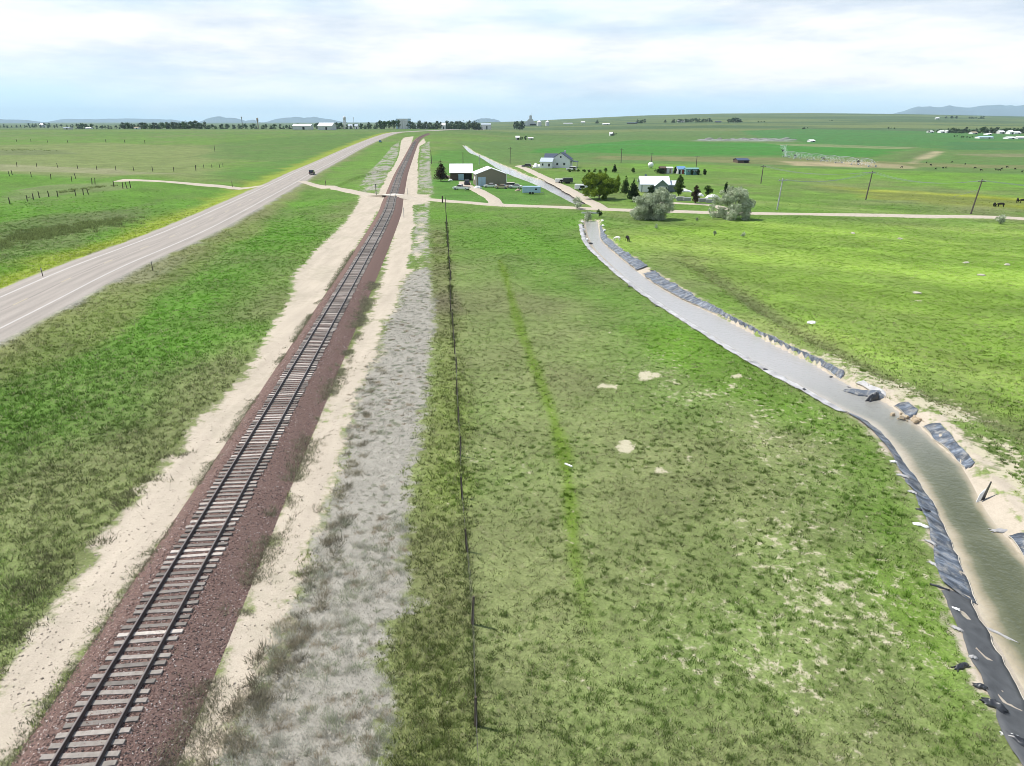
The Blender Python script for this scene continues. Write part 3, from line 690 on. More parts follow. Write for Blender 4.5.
# ties
tp = catmull(BP[BP[:, 1] < 640], .5)
al = np.concatenate([[0], np.cumsum(np.linalg.norm(np.diff(tp, axis=0), axis=1))]); st = np.arange(0, al[-1], .47)
tpx = np.interp(st, al, tp[:, 0]); tpy = np.interp(st, al, tp[:, 1]); tz = zg(tpx, tpy, False)
TP, TN = frames(np.stack([tpx, tpy], 1))
tm = None; tints = []; cnt = 0; tmb = MB(); tt = []
for i in range(len(st)):
    ang = math.atan2(TN[i][1], TN[i][0]) + rnd.gauss(0, .022); L = 2.6 + rnd.uniform(-.10, .08); sh = rnd.uniform(-.06, .06)
    c = (TP[i][0] + TN[i][0] * sh - TLOC[0], TP[i][1] + TN[i][1] * sh - TLOC[1], tz[i] + .565 + rnd.uniform(-.012, .012) - TLOC[2])
    g = rnd.choice([.15, .18, .21, .24, .27, .30, .40]) * rnd.uniform(.85, 1.1); colr = np.array([g * 1.05, g * .95, g * .84])
    if 14.5 < TP[i][1] and cnt < 100:
        cnt += 1; b_ = MB().box(c, (L, .22, .15), rz=ang)
        me = b_.mesh('tie', M_TIE, bevel=.012); a_ = me.attributes.new('tint', 'FLOAT_COLOR', 'POINT')
        a_.data.foreach_set('color', np.tile(np.append(colr, 1), len(me.vertices)).astype(np.float32))
        o = bpy.data.objects.new('tie', me); C.objects.link(o); o.parent = track
    else:
        tmb.box(c, (L, .22, .15), rz=ang); tt.append(colr)
o = tmb.obj('tie', M_TIE, track); o['kind'] = 'stuff'
a_ = o.data.attributes.new('tint', 'FLOAT_COLOR', 'POINT'); a_.data.foreach_set('color', np.hstack([np.repeat(np.array(tt), 8, 0), np.ones((len(tt) * 8, 1))]).astype(np.float32).ravel())
# white planks of the level crossing
M_PLANK = mat('crossing_concrete', (.55, .51, .45), .8, .12, 3)
i0 = int(np.argmin(np.abs(BP[:, 1] - XE[np.argmin(np.abs(XE[:, 0] - np.interp(200, BP[:, 1], BP[:, 0])))][1])))
cx_, cy_ = BP[i0]; Pf, Nf = frames(BP); xi = int(np.argmin(np.hypot(XE[:, 0] - cx_, XE[:, 1] - cy_))); ca = math.atan2(*(XE[xi + 2] - XE[xi - 2])[::-1])
cr = thing('level_crossing', 'pale crossing panels where the gravel road goes over the rails', 'level crossing', (cx_, cy_, zg1(cx_, cy_) + .63), ca)
for o_x, w_ in ((-1.45, 1.2), (0, 1.3), (1.45, 1.2)):
    MB().box((o_x, 0, .06), (w_, 5.0, .16)).obj('crossing_panel', M_PLANK, cr, bevel=.015)
ramp_ = MB()
for s_ in (-1, 1): ramp_.prism([(s_ * 2.1, -.6), (s_ * 2.1, .12), (s_ * 4.0, -.05), (s_ * 9.0, -.62), (s_ * 9.0, -.8)], -2.6, 2.6)
ramp_.obj('approach_ramp', M_GRAV, cr)

# ------------------------------------------------------------------ small instanced-by-mesh ground cover (uncountable)
def scatter(n_target, ymin, ymax, rho0, y0, p, xr=(-.80, .80), pad=7):
    ys = np.linspace(ymin, ymax, 400); dens = ((xr[1] - xr[0]) * ys + 2 * pad) * rho0 * (y0 / ys) ** p
    cum = np.concatenate([[0], np.cumsum((dens[1:] + dens[:-1]) / 2 * np.diff(ys))]); n = int(cum[-1])
    y = np.interp(rng.random(n) * cum[-1], cum, ys); x = (xr[0] * y - pad) + rng.random(n) * ((xr[1] - xr[0]) * y + 2 * pad)
    return x, y
def blades(x, y, z, h, wd, spread, nb, col, name, m, lean=.5):
    """each tuft = nb thin leaning triangles"""
    n = len(x); X = np.repeat(x, nb); Y = np.repeat(y, nb); Z = np.repeat(z, nb); H = np.repeat(h, nb) * rng.uniform(.55, 1.1, n * nb)
    W = np.repeat(wd, nb) * rng.uniform(.7, 1.3, n * nb); SPR = np.repeat(spread, nb); CL = np.repeat(col, nb, 0) * rng.uniform(.75, 1.25, (n * nb, 1))
    th = rng.random(n * nb) * 2 * math.pi; r = np.sqrt(rng.random(n * nb)) * SPR
    bx = X + r * np.cos(th); by = Y + r * np.sin(th); ph = rng.random(n * nb) * math.pi
    dx = np.cos(ph) * W / 2; dy = np.sin(ph) * W / 2
    ln = H * lean * rng.uniform(.2, 1.2, n * nb)
    V = np.zeros((n * nb, 3, 3)); V[:, 0] = np.stack([bx - dx, by - dy, Z - .03], 1); V[:, 1] = np.stack([bx + dx, by + dy, Z - .03], 1)
    V[:, 2] = np.stack([bx + ln * np.cos(th), by + ln * np.sin(th), Z + H], 1)
    F = np.arange(n * nb * 3).reshape(-1, 3)
    o = np_obj(name, V.reshape(-1, 3), F, m, {'tint': ('FLOAT_COLOR', np.repeat(CL, 3, 0))}); return tag(o, kind='stuff')
M_BLADE = leafmat('grass_blades', None, None, attr='tint', trans=.4)
x, y = scatter(0, 13, 230, 62, 20, 1.6)
k_ = rng.random(len(x)) > sstep(110, 225, y); x, y = x[k_], y[k_]
A = color_at(x, y)
off_rail = np.interp(y, RAIL[:, 1], RAIL[:, 0]); so_ = x - off_rail
ok = (A['ds'] + (A['n4'] - .5) * 2.0 > .25) & (A['dw'] + (A['n4'] - .5) * 3.5 > 0) & (A['sc'] > .4) & (A['dr'] > 6.6) & ~((so_ > -2.6) & (so_ < 3.0))
ok &= rng.random(len(x)) > np.clip(A['bare'] * 1.5 - .1, 0, .93)
clump = fbm(x / .55, y / .55, 91, 2)
ok &= (clump > .36) | (rng.random(len(x)) < .4) | (A['dtall'] < 0)
x, y = x[ok], y[ok]; A = {k: v[ok] for k, v in A.items()}; clump = clump[ok]
z = zg(x, y); dist = np.sqrt(x * x + y * y + 400); sc_d = np.clip(dist / 45, .75, 3.0)
tall = (A['dtall'] + (A['n4'] - .5) * 2.5 < 0) | ((A['u'] < 0) & (A['dr'] > 7))
h = np.where(tall, rng.uniform(.10, .26, len(x)), rng.uniform(.05, .15, len(x))) * (0.6 + .9 * clump) * np.sqrt(sc_d)
straw = (rng.random(len(x)) < np.where(tall, .14, .26 - .2 * sstep(50, 110, y)))[:, None]
fy = sstep(45, 95, y)[:, None]; col = A['col'] * ((.55 + 2.0 * rng.random((len(x), 1)) ** 1.5) * (1 - fy) + (1.15 + .75 * rng.random((len(x), 1))) * fy); h = h * (1 - .5 * fy[:, 0]); col = np.where(straw, col * .35 + np.array([.40, .38, .23]) * .80, col)
blades(x, y, z, h, .048 * sc_d, .085 * sc_d, 7, np.clip(col, 0, .6), 'grass', M_BLADE, lean=.9)

# darker bunches standing out of the short turf
x, y = scatter(0, 13.5, 75, 9, 20, 1.3)
A = color_at(x, y); so_ = x - np.interp(y, RAIL[:, 1], RAIL[:, 0]); tl_ = A['dtall'] < 0
cn = fbm(x / 6, y / 6, 101, 3); pk = .5 * np.clip((cn - .36) * 4.0, .05, 1) * np.where(A['u'] < 0, .75, 1) * np.where(tl_, 1.6, 1) * (1 - sstep(30, 72, y))
ok = (A['ds'] > .7) & (A['dw'] > .8) & (A['sc'] > .9) & (A['dr'] > 7.4) & ~((so_ > -3.0) & (so_ < 3.6)) & (rng.random(len(x)) < pk)
x, y = x[ok], y[ok]; gcol = A['col'][ok]; n = len(x); sd = np.clip(np.sqrt(x * x + y * y + 400) / 42, .8, 2.6); q_ = 12
R_ = rng.gamma(3.0, .022, n) + .03; X = np.repeat(x, q_) + rng.normal(0, 1, n * q_) * np.repeat(R_, q_) * .75; Y = np.repeat(y, q_) + rng.normal(0, 1, n * q_) * np.repeat(R_, q_) * .6
gcol = np.clip(gcol * np.array([.9, 1.05, .8]) * rng.uniform(.7, 1.6, (n, 1)), 0, .5)
blades(X, Y, zg(X, Y), np.repeat(.06 + R_ * .95, q_) * rng.uniform(.5, 1.2, n * q_), np.repeat(.035 * sd, q_), np.repeat(.07 * sd, q_), 4, np.repeat(gcol, q_, 0), 'grass_bunches', M_BLADE, lean=.9)
# grey dead weeds on the strip right of the track
x, y = scatter(0, 14, 135, 80, 20, 1.5, xr=(-.55, .05), pad=3)
m_ = (bbox_eval(sd_poly, x, y, WEED, 5) + (fbm(x / 3.5, y / 3.5, 41, 3) - .5) * 3.0 < -.1); x, y = x[m_], y[m_]
sd = np.clip(np.sqrt(x * x + y * y + 400) / 40, .8, 2); dl = -bbox_eval(sd_poly, x, y, WEED, 5)
gcol = np.array([.42, .405, .345]) * rng.uniform(.7, 1.3, (len(x), 1))
blades(x, y, zg(x, y), rng.uniform(.05, .13, len(x)) * np.sqrt(sd), .026 * sd, .09 * sd, 4, gcol, 'dry_weeds', M_BLADE, lean=1.1)
x, y = scatter(0, 14, 140, 10, 20, 1.05, xr=(-.55, .05), pad=3)
m_ = (bbox_eval(sd_poly, x, y, WEED, 5) + (fbm(x / 3.5, y / 3.5, 41, 3) - .5) * 3.0 < .1) & (rng.random(len(x)) < np.clip((fbm(x / 3, y / 3, 97, 3) - .25) * 2.6, .1, 1)); x, y = x[m_], y[m_]
n = len(x); sd = np.clip(np.sqrt(x * x + y * y + 400) / 40, .8, 1.8); R_ = (rng.gamma(3, .030, n) + .04) * np.where(y < 34, 1.5, .85); q_ = 22
X = np.repeat(x, q_) + rng.normal(0, 1, n * q_) * np.repeat(R_, q_) * .6; Y = np.repeat(y, q_) + rng.normal(0, 1, n * q_) * np.repeat(R_, q_) * .5
gc = np.where((rng.random(n) < .3)[:, None], np.array([.36, .385, .27]), np.where((rng.random(n) < .22)[:, None], np.array([.40, .34, .25]), np.array([.56, .545, .47]))) * rng.uniform(.75, 1.25, (n, 1))
blades(X, Y, zg(X, Y), np.repeat(R_, q_) * rng.uniform(.4, 1.15, n * q_), np.repeat(.024 * sd, q_), np.repeat(.08 * sd, q_), 4, np.repeat(gc, q_, 0), 'dead_weed_clumps', M_BLADE, lean=1.0)
# bushy weeds along the sand edge and at the ballast toe
def toe(offs, dens, ymax, colr, hh, nm, seed):
    P = BP[(BP[:, 1] > 13) & (BP[:, 1] < ymax)]; Pq, Nq = frames(P); n = int(dens * (ymax - 13))
    yy = 13 + (ymax - 13) * rng.random(n) ** 1.6; xx = np.interp(yy, P[:, 1], P[:, 0]) + offs[0] + rng.normal(0, offs[1], n)
    kk = fbm(xx / 2.0, yy / 3.0, seed, 3) > .47; xx, yy = xx[kk], yy[kk]; n = len(xx)
    s_ = np.clip(np.sqrt(xx * xx + yy * yy + 400) / 40, .8, 2)
    c_ = np.array(colr) * rng.uniform(.6, 1.4, (n, 1))
    zz = zg(xx, yy) + np.maximum(0, ballast_h(xx - np.interp(yy, P[:, 1], P[:, 0])))
    blades(xx, yy, zz, hh * rng.uniform(.5, 1.3, n), .03 * s_, .12 * s_, 6, c_, nm, M_BLADE, lean=1.0)
toe((3.2, .45), 110, 95, (.26, .25, .17), .17, 'toe_weeds', 5)
toe((-2.75, .25), 40, 120, (.20, .21, .13), .13, 'toe_weeds', 6)
n = 1500
fA, fB = flat(476.5, 727), flat(446.5, 222); tq = rng.random(n) ** 1.4; x = fA[0] + (fB[0] - fA[0]) * tq + rng.normal(0, .14, n); y = fA[1] + (fB[1] - fA[1]) * tq
kq = fbm(y / 2.5, y * 0, 111, 3) > .42; x, y = x[kq], y[kq]; n = len(x); sd = np.clip(y / 40, .8, 2.5)
blades(x, y, zg(x, y), rng.uniform(.12, .36, n), .035 * sd, np.full(n, .09), 6, np.array([.10, .12, .045]) * rng.uniform(.6, 1.5, (n, 1)), 'fence_line_weeds', M_BLADE, lean=.7)
# round brown weeds: tumbleweed-like mounds on the sand edge
edge = np.array(flats([(215, 762), (225, 735), (243, 712), (262, 690), (256, 655), (281, 668), (285, 640), (300, 615), (310, 590), (322, 555), (330, 530), (338, 500), (345, 470), (352, 440), (360, 415), (368, 385), (380, 360)]))
x = np.concatenate([np.interp(rng.random(150), np.linspace(0, 1, len(edge)), edge[:, 0]) for _ in range(1)]); tq = rng.random(120)
x = np.interp(tq, np.linspace(0, 1, len(edge)), edge[:, 0]) + rng.normal(.35, .45, 120); y = np.interp(tq, np.linspace(0, 1, len(edge)), edge[:, 1]) + rng.normal(0, .3, 120)
n = len(x); X = np.repeat(x, 14) + rng.normal(0, .16, n * 14); Y = np.repeat(y, 14) + rng.normal(0, .16, n * 14)
bc = np.repeat(np.array([.29, .265, .19]) * rng.uniform(.6, 1.3, (n, 1)), 14, 0)
blades(X, Y, zg(X, Y), rng.uniform(.14, .36, n * 14), np.full(n * 14, .03), np.full(n * 14, .14), 6, bc, 'weed_mounds', M_BLADE, lean=1.1)
# dark scrub clumps in the grass left of the track and along the sand edge
cl_pts = np.array(flats([(35, 590), (18, 585), (50, 575), (30, 600), (130, 495), (120, 505), (150, 480), (175, 455), (45, 560), (100, 540), (8, 640), (20, 625)]))
x = np.repeat(cl_pts[:, 0], 40) + rng.normal(0, .55, 480); y = np.repeat(cl_pts[:, 1], 40) + rng.normal(0, .35, 480)
blades(x, y, zg(x, y), rng.uniform(.12, .32, 480), np.full(480, .04), np.full(480, .15), 6, np.array([.15, .15, .085]) * rng.uniform(.6, 1.3, (480, 1)), 'brown_scrub', M_BLADE, lean=1.0)
# brush on the bank left of the highway
bx, by = [], []
for (p0, p1, n) in (((-20, 250), (60, 230), 130), ((30, 240), (128, 220), 150), ((-20, 152.5), (60, 153), 40), ((60, 195), (115, 192), 25)):
    q = rng.random(n); 
    for k in range(n):
        a = flat(p0[0] + (p1[0] - p0[0]) * q[k], p0[1] + (p1[1] - p0[1]) * q[k]); bx.append(a[0] + rng.normal(0, 2.2)); by.append(a[1] + rng.normal(0, 3.2))
x, y = np.repeat(bx, 8), np.repeat(by, 8); n = len(x); x = x + rng.normal(0, .4, n); y = y + rng.normal(0, .4, n)
blades(x, y, zg(x, y), rng.uniform(.3, .7, n), np.full(n, .13), np.full(n, .35), 5, np.array([.19, .235, .085]) * rng.uniform(.6, 1.4, (n, 1)), 'roadside_brush', M_BLADE, lean=.9)
# rough growth in the right-hand ditch
q = DITCH[rng.integers(0, len(DITCH), 1500)]; x = q[:, 0] + rng.normal(0, 1.3, 1500); y = q[:, 1] + rng.normal(0, 2.2, 1500)
blades(x, y, zg(x, y), rng.uniform(.1, .26, 1500), np.full(1500, .07), np.full(1500, .25), 4, np.array([.24, .25, .11]) * rng.uniform(.5, 1.3, (1500, 1)), 'ditch_growth', M_BLADE, lean=.9)

# ballast stones and loose gravel
OCT = np.array([(1, 0, 0), (-1, 0, 0), (0, 1, 0), (0, -1, 0), (0, 0, 1), (0, 0, -1)], float)
OF = np.array([(0, 2, 4), (2, 1, 4), (1, 3, 4), (3, 0, 4), (2, 0, 5), (1, 2, 5), (3, 1, 5), (0, 3, 5)])
def stones(x, y, z, r, col, name, m):
    n = len(x); V = np.repeat(OCT[None], n, 0) * rng.uniform(.55, 1.25, (n, 6, 1)); th = rng.random(n) * 6.28; c, s_ = np.cos(th)[:, None], np.sin(th)[:, None]
    tl = rng.normal(0, .6, n)[:, None]
    vx = V[:, :, 0] * c - V[:, :, 1] * s_; vy = V[:, :, 0] * s_ + V[:, :, 1] * c; vz = V[:, :, 2] * .8
    vx, vz = vx * np.cos(tl) - vz * np.sin(tl), vx * np.sin(tl) + vz * np.cos(tl)
    W = np.stack([vx * r[:, None] + x[:, None], vy * r[:, None] + y[:, None], vz * r[:, None] + z[:, None]], 2)
    F = (OF[None] + (np.arange(n) * 6)[:, None, None]).reshape(-1, 3)
    o = np_obj(name, W.reshape(-1, 3), F, m, {'tint': ('FLOAT_COLOR', np.repeat(col, 6, 0))}); return tag(o, kind='stuff')
M_STONE = mat('stones', (.2, .2, .2), .9, .15, 20, spec=.15, attr='tint')
n = 60000; yy = 13.5 + 80 * rng.random(n) ** 1.9; oo = np.where(rng.random(n) < .94, rng.uniform(-2.75, 3.2, n), rng.normal(.3, 2.6, n))
xx = np.interp(yy, BP[:, 1], BP[:, 0]) + oo * .995; zz = np.interp(yy, BP[:, 1], zg(BP[:, 0], BP[:, 1], False)) + ballast_h(oo)
base = np.array([(.205, .132, .110), (.138, .09, .077), (.275, .20, .175), (.06, .05, .048), (.42, .37, .34)])
stones(xx, yy, zz, rng.uniform(.03, .065, n), base[rng.choice(5, n, p=[.31, .27, .19, .15, .08])] * rng.uniform(.75, 1.2, (n, 1)), 'ballast_stones', M_STONE)
x, y = scatter(0, 14, 70, 26, 20, 1.7, xr=(-.85, -.1), pad=2)
dsl = np.minimum(bbox_eval(sd_poly, x, y, SAND_L, 5), bbox_eval(sd_poly, x, y, SAND_R, 5)); m_ = dsl < .5; x, y = x[m_], y[m_]
stones(x, y, zg(x, y) + .005, rng.uniform(.012, .05, len(x)) * rng.choice([1, 1, 1.6], len(x)), np.array([.42, .36, .29]) * rng.uniform(.55, 1.2, (len(x), 1)), 'loose_gravel', M_STONE)

# ------------------------------------------------------------------ canal liner
def liner_material():
    m = bpy.data.materials.new('canal_membrane'); m.use_nodes = True; t = m.node_tree; b = t.nodes['Principled BSDF']
    b.inputs['Roughness'].default_value = .5; b.inputs['Specular IOR Level'].default_value = .4
    a = N(t, 'ShaderNodeAttribute', attribute_name='seam').outputs['Fac']; ac = N(t, 'ShaderNodeAttribute', attribute_name='across').outputs['Fac']
    cmb = N(t, 'ShaderNodeCombineXYZ'); t.links.new(a, cmb.inputs[0]); t.links.new(math_n(t, 'MULTIPLY', ac, .35), cmb.inputs[1])
    n = N(t, 'ShaderNodeTexNoise'); n.inputs['Scale'].default_value = 1.9; n.inputs['Detail'].default_value = 6; n.inputs['Roughness'].default_value = .7; t.links.new(cmb.outputs[0], n.inputs['Vector'])
    r = ramp(t, n.outputs[0], [(.30, (.022, .026, .032)), (.45, (.05, .062, .08)), (.53, (.10, .125, .16)), (.61, (.22, .25, .29)), (.70, (.42, .40, .36))])
    gp = N(t, 'ShaderNodeNewGeometry').outputs['Position']; d2 = N(t, 'ShaderNodeTexNoise'); d2.inputs['Scale'].default_value = 1.7; d2.inputs['Detail'].default_value = 7; d2.inputs['Roughness'].default_value = .75; t.links.new(gp, d2.inputs['Vector'])
    mx = N(t, 'ShaderNodeMix', data_type='RGBA'); t.links.new(math_n(t, 'MULTIPLY_ADD', d2.outputs[0], 5.0, -2.45, clamp=True), mx.inputs[0]); t.links.new(r.outputs[0], mx.inputs[6]); mx.inputs[7].default_value = (.33, .315, .28, 1)
    t.links.new(mx.outputs[2], b.inputs['Base Color'])
    bp = N(t, 'ShaderNodeBump'); bp.inputs['Strength'].default_value = .9; bp.inputs['Distance'].default_value = .1; t.links.new(math_n(t, 'ADD', n.outputs[0], d2.outputs[0]), bp.inputs['Height']); t.links.new(bp.outputs[0], b.inputs['Normal'])
    return m
M_LINER = liner_material()
M_RIM = mat('silt_crusted_edge', (.40, .37, .31), .8, .2, 4)
M_EDGE = mat('grey_edge_membrane', (.36, .355, .35), .6, .85, 1.1)
M_BLACK = mat('black_membrane', (.028, .03, .034), .35, .3, 3, spec=.6)
M_DUSTY = mat('dusty_black_membrane', (.075, .078, .08), .6, .7, 1.6, spec=.4, bump=.6)
M_WHITEP = mat('white_fabric', (.74, .74, .72), .6, .12, 3)
def liner(label, A, B, i0, i1, name='canal_liner', f0=.12, f1=.98, m=None, n=None):
    """membrane sheet lying on the bank between the bank line A (outer) and the water line B (inner); i0..i1 = distance range"""
    A = A[(A[:, 1] >= i0) & (A[:, 1] <= i1)]; n = n or max(6, int(np.sum(np.linalg.norm(np.diff(A, axis=0), axis=1)) / .35))
    A = resamp(A, n); Bf = resamp(B, 1200); Bs = np.array([Bf[np.argmin(np.linalg.norm(Bf - a, axis=1))] for a in A]); k = 7
    kk_ = np.ones(7) / 7; Bs = np.stack([np.convolve(np.pad(Bs[:, c], 3, 'reflect', reflect_type='odd'), kk_, 'valid') for c in (0, 1)], 1) if n > 8 else Bs
    V = np.zeros((n, k, 3)); ac = np.zeros((n, k)); al = np.concatenate([[0], np.cumsum(np.linalg.norm(np.diff(A, axis=0), axis=1))])
    jit = (fbm(al / 1.8, al * 0, 12, 3) - .5) * .35
    for q in range(k):
        t = (f0 + jit + np.clip(.4 - al / .8, 0, .4) + np.clip(.4 - (al[-1] - al) / .8, 0, .4)) * (1 - q / (k - 1)) + (f1 - .22 * (fbm(al / 1.1, al * 0 + 5, 19, 3) - .35)) * q / (k - 1)
        V[:, q, :2] = A * (1 - t)[:, None] + Bs * t[:, None]; ac[:, q] = q / (k - 1)
    wr = (fbm(np.repeat(al, k) / .5, ac.ravel() * 2.2, 14, 3) - .5) * .26
    V[:, :, 2] = (zg(V[:, :, 0].ravel(), V[:, :, 1].ravel()) + .06 + .0018 * np.clip(V[:, :, 1].ravel() - 30, 0, 90) + wr).reshape(n, k)
    ii = (np.arange(n - 1)[:, None] * k + np.arange(k - 1)[None, :]).ravel(); F = np.stack([ii, ii + 1, ii + k + 1, ii + k], 1)
    o = np_obj(name, V.reshape(-1, 3), F, m or M_LINER, {'seam': ('FLOAT', np.repeat(al, k)), 'across': ('FLOAT', ac.ravel())}, smooth=True)
    md = o.modifiers.new('thick', 'SOLIDIFY'); md.thickness = .012
    tag(o, label, 'canal liner')
    # pale crusted lower edge
    e = MB(); 
    for i in range(n - 1): q_ = .012 + .04 * float(fbm(np.array([al[i] * 1.3]), np.array([3.]), 9, 3)[0]); e.tube(V[i, k - 1], V[i + 1, k - 1], q_, q_, 5, False)
    e.obj('silt_edge', M_RIM, o)
    return o
liner('dark blue canal liner on the near left bank, beside the green murky water', cL, wL, 26.4, 50.5, f0=.0)
liner('torn black liner draped on the left bank at the bottom right corner', cL, wL, 14.0, 27.7, m=M_DUSTY, f0=-.1, f1=.85)
liner('long dark canal liner along the far right bank, below the ditch', cR, wR, 57.5, 104)
liner('pale weathered canal liner on the right bank near the road culvert', cR, wR, 105, 152)
liner('short blue liner piece on the right bank just past the rubble pile', cR, wR, 48.7, 52.0)
liner('striped blue canal liner on the right bank below the rubble pile', cR, wR, 39.0, 47.6)
liner('blue liner scrap on the right bank at the right edge of the picture', cR, wR, 28.5, 33.5)
liner('pale silt covered liner between the folded flap and the rubble on the right bank', cR, wR, 52.3, 57.2, m=M_EDGE, f0=.1, f1=.7)
nl = frames(cL)[1]; sg = -1 if np.interp(80, cL[::-1, 1], cL[::-1, 0]) < (cL + nl)[np.argmin(np.abs(cL[:, 1] - 80)), 0] else 1
liner('thin pale liner edge along the long left bank towards the culvert', cL + nl * sg * .75, cL - nl * sg * .35, 48, 152, m=M_EDGE, f0=.1, f1=.9)
def crumple(name, label, cat, px, py, L, W, H, m, rz=0, seed=1, rot=None):
    """a folded heap of sheet plastic or fabric"""
    p = hit(px, py); nx, ny = 14, 9; V = []
    for j in range(ny):
        for i in range(nx):
            a, b = i / (nx - 1) - .5, j / (ny - 1) - .5
            r_ = max(0, 1 - (abs(a) * 2) ** 2.5) * max(0, 1 - (abs(b) * 2) ** 2.2)
            h = H * r_ * (.35 + 1.1 * float(fbm(np.array([i * .55 + seed * 7.3]), np.array([j * .6]), seed, 3)[0]))
            V.append((a * L * (1 + .25 * math.sin(j * 1.7 + seed)), b * W * (1 + .2 * math.sin(i * 1.1 + seed)), h + .02))
    ii = (np.arange(ny - 1)[:, None] * nx + np.arange(nx - 1)[None, :]).ravel()
    o = np_obj(name, np.array(V), np.stack([ii, ii + 1, ii + nx + 1, ii + nx], 1), m, smooth=False)
    o.location = p; o.rotation_euler = (0, 0, rz); md = o.modifiers.new('thick', 'SOLIDIFY'); md.thickness = .03
    return tag(o, label, cat)
crumple('liner_scrap', 'small black plastic scrap lying on grass left of the bottom right liner', 'plastic scrap', 961, 667, .7, .25, .2, M_BLACK, .35, 2)
crumple('liner_heap', 'crumpled black liner heap on the lower left bank, above the last one', 'plastic scrap', 994, 706, .8, .35, .25, M_BLACK, -.8, 3)
crumple('liner_heap', 'crumpled black liner heap nearest the bottom right corner', 'plastic scrap', 1015, 741, .9, .35, .25, M_BLACK, -.9, 4)
crumple('liner_fold', 'grey folded flap of liner over the right bank above the bend', 'canal liner', 872, 389, 3.6, 1.3, .5, M_LINER, -.65, 5)
crumple('liner_flap', 'black torn flap hanging from the grey folded liner on the right bank', 'plastic scrap', 875, 393, 1.8, .5, .7, M_BLACK, .5, 6)
fl = thing('torn_flap', 'black and white torn flap standing up on the right bank over the water', 'plastic scrap', hit(984, 500), .4); fl.scale = (.8, .8, .72)
MB().add([(-.35, 0, 0), (.15, .05, 0), (.55, .1, 1.55), (.45, .12, 1.6), (.0, .05, .8)], [(0, 1, 2, 3, 4)]).obj('black_side', M_BLACK, fl).modifiers.new('t', 'SOLIDIFY').thickness = .03
MB().add([(-.75, .1, -.2), (-.36, .03, 0), (-.02, .08, .8), (.1, .12, 1.0), (-.4, .15, .6)], [(0, 1, 2, 3, 4)]).obj('white_side', M_WHITEP, fl).modifiers.new('t', 'SOLIDIFY').thickness = .03
crumple('liner_scrap', 'white plastic scrap lying on the right bank above the torn flap', 'plastic scrap', 1002, 531, 1.1, .35, .15, M_EDGE, -.1, 8)
crumple('liner_scrap', 'white folded strip of liner at the left water edge', 'plastic scrap', 995, 633, 1.6, .14, .12, M_EDGE, -.85, 9)
for i in range(14):
    q = cL[np.argmin(np.abs(cL[:, 1] - (17.5 + i * 1.75)))] + nl[0] * sg * rnd.uniform(-.15, .35); m_ = (M_EDGE, M_WHITEP, M_BLACK, M_EDGE)[i % 4]
    o = crumple('liner_scrap', 'small torn scrap along the outer edge of the near left liner', 'plastic scrap', 900, 600, rnd.uniform(.3, .8), rnd.uniform(.12, .28), rnd.uniform(.06, .16), m_, rnd.uniform(-1.2, -.3), 120 + i)
    o.location = (q[0], q[1], zg1(q[0], q[1]) + .02); o['group'] = 'torn scraps along the near left liner'
M_RUB = mat('tan_rubble', (.40, .32, .22), .9, .35, 5)
rp = hit(911, 420); rb = thing('rubble_pile', 'tan broken rubble pile where the right liner is interrupted', 'rubble', rp, -.3)
for i in range(26):
    s_ = rnd.uniform(.12, .36); MB().box((rnd.gauss(0, .75), rnd.gauss(0, .35), s_ * .35 + rnd.random() * .2), (s_, s_ * rnd.uniform(.6, 1), s_ * .7), rz=rnd.random() * 3, rx=rnd.uniform(-.4, .4), taper=.8).obj('rock', M_RUB, rb, bevel=.02)
# sandbags / dark scraps on the canal edges far down
for i, (px, py) in enumerate([(622, 279.5), (630, 286.5), (657, 306.5), (765, 370.5), (804, 390.5)]):
    o = crumple('liner_scrap', 'dark liner scrap at the left water edge of the long canal reach', 'plastic scrap', px, py, .5, .3, .2, M_BLACK, rnd.random() * 3, 20 + i); o['group'] = 'dark scraps along the left canal edge'
for i, (px, py) in enumerate([(645, 266), (652, 271), (832, 371), (850, 381)]):
    o = crumple('liner_scrap', 'dark liner scrap on the pale right bank of the long canal reach', 'plastic scrap', px, py, .55, .3, .15, M_BLACK, rnd.random() * 3, 40 + i); o['group'] = 'dark scraps along the right canal edge'
for i, (px, py) in enumerate([(582.5, 222), (582, 226), (583, 230), (584, 234.5), (587, 240), (590, 244)]):
    b_ = MB().ell((0, 0, .12), (.55, .28, .18), 10, 6, .25); o = b_.obj('sandbag', M_WHITEP if i % 2 == 0 else M_BLACK, None, True); o.location = hit(px, py); o.rotation_euler = (0, 0, rnd.random() * 3)
    tag(o, ('white' if i % 2 == 0 else 'black') + ' filled bag on the left canal edge by the culvert', 'sandbag', ('white' if i % 2 == 0 else 'black') + ' bags by the culvert')
for i, (px, py) in enumerate([(602.5, 221), (603, 226), (604.5, 231)]):
    b_ = MB().ell((0, 0, .12), (.55, .28, .18), 10, 6, .25); o = b_.obj('sandbag', M_WHITEP, None, True); o.location = hit(px, py); o.rotation_euler = (0, 0, rnd.random() * 3)
    tag(o, 'white filled bag on the right canal edge by the culvert', 'sandbag', 'white bags right of the culvert')

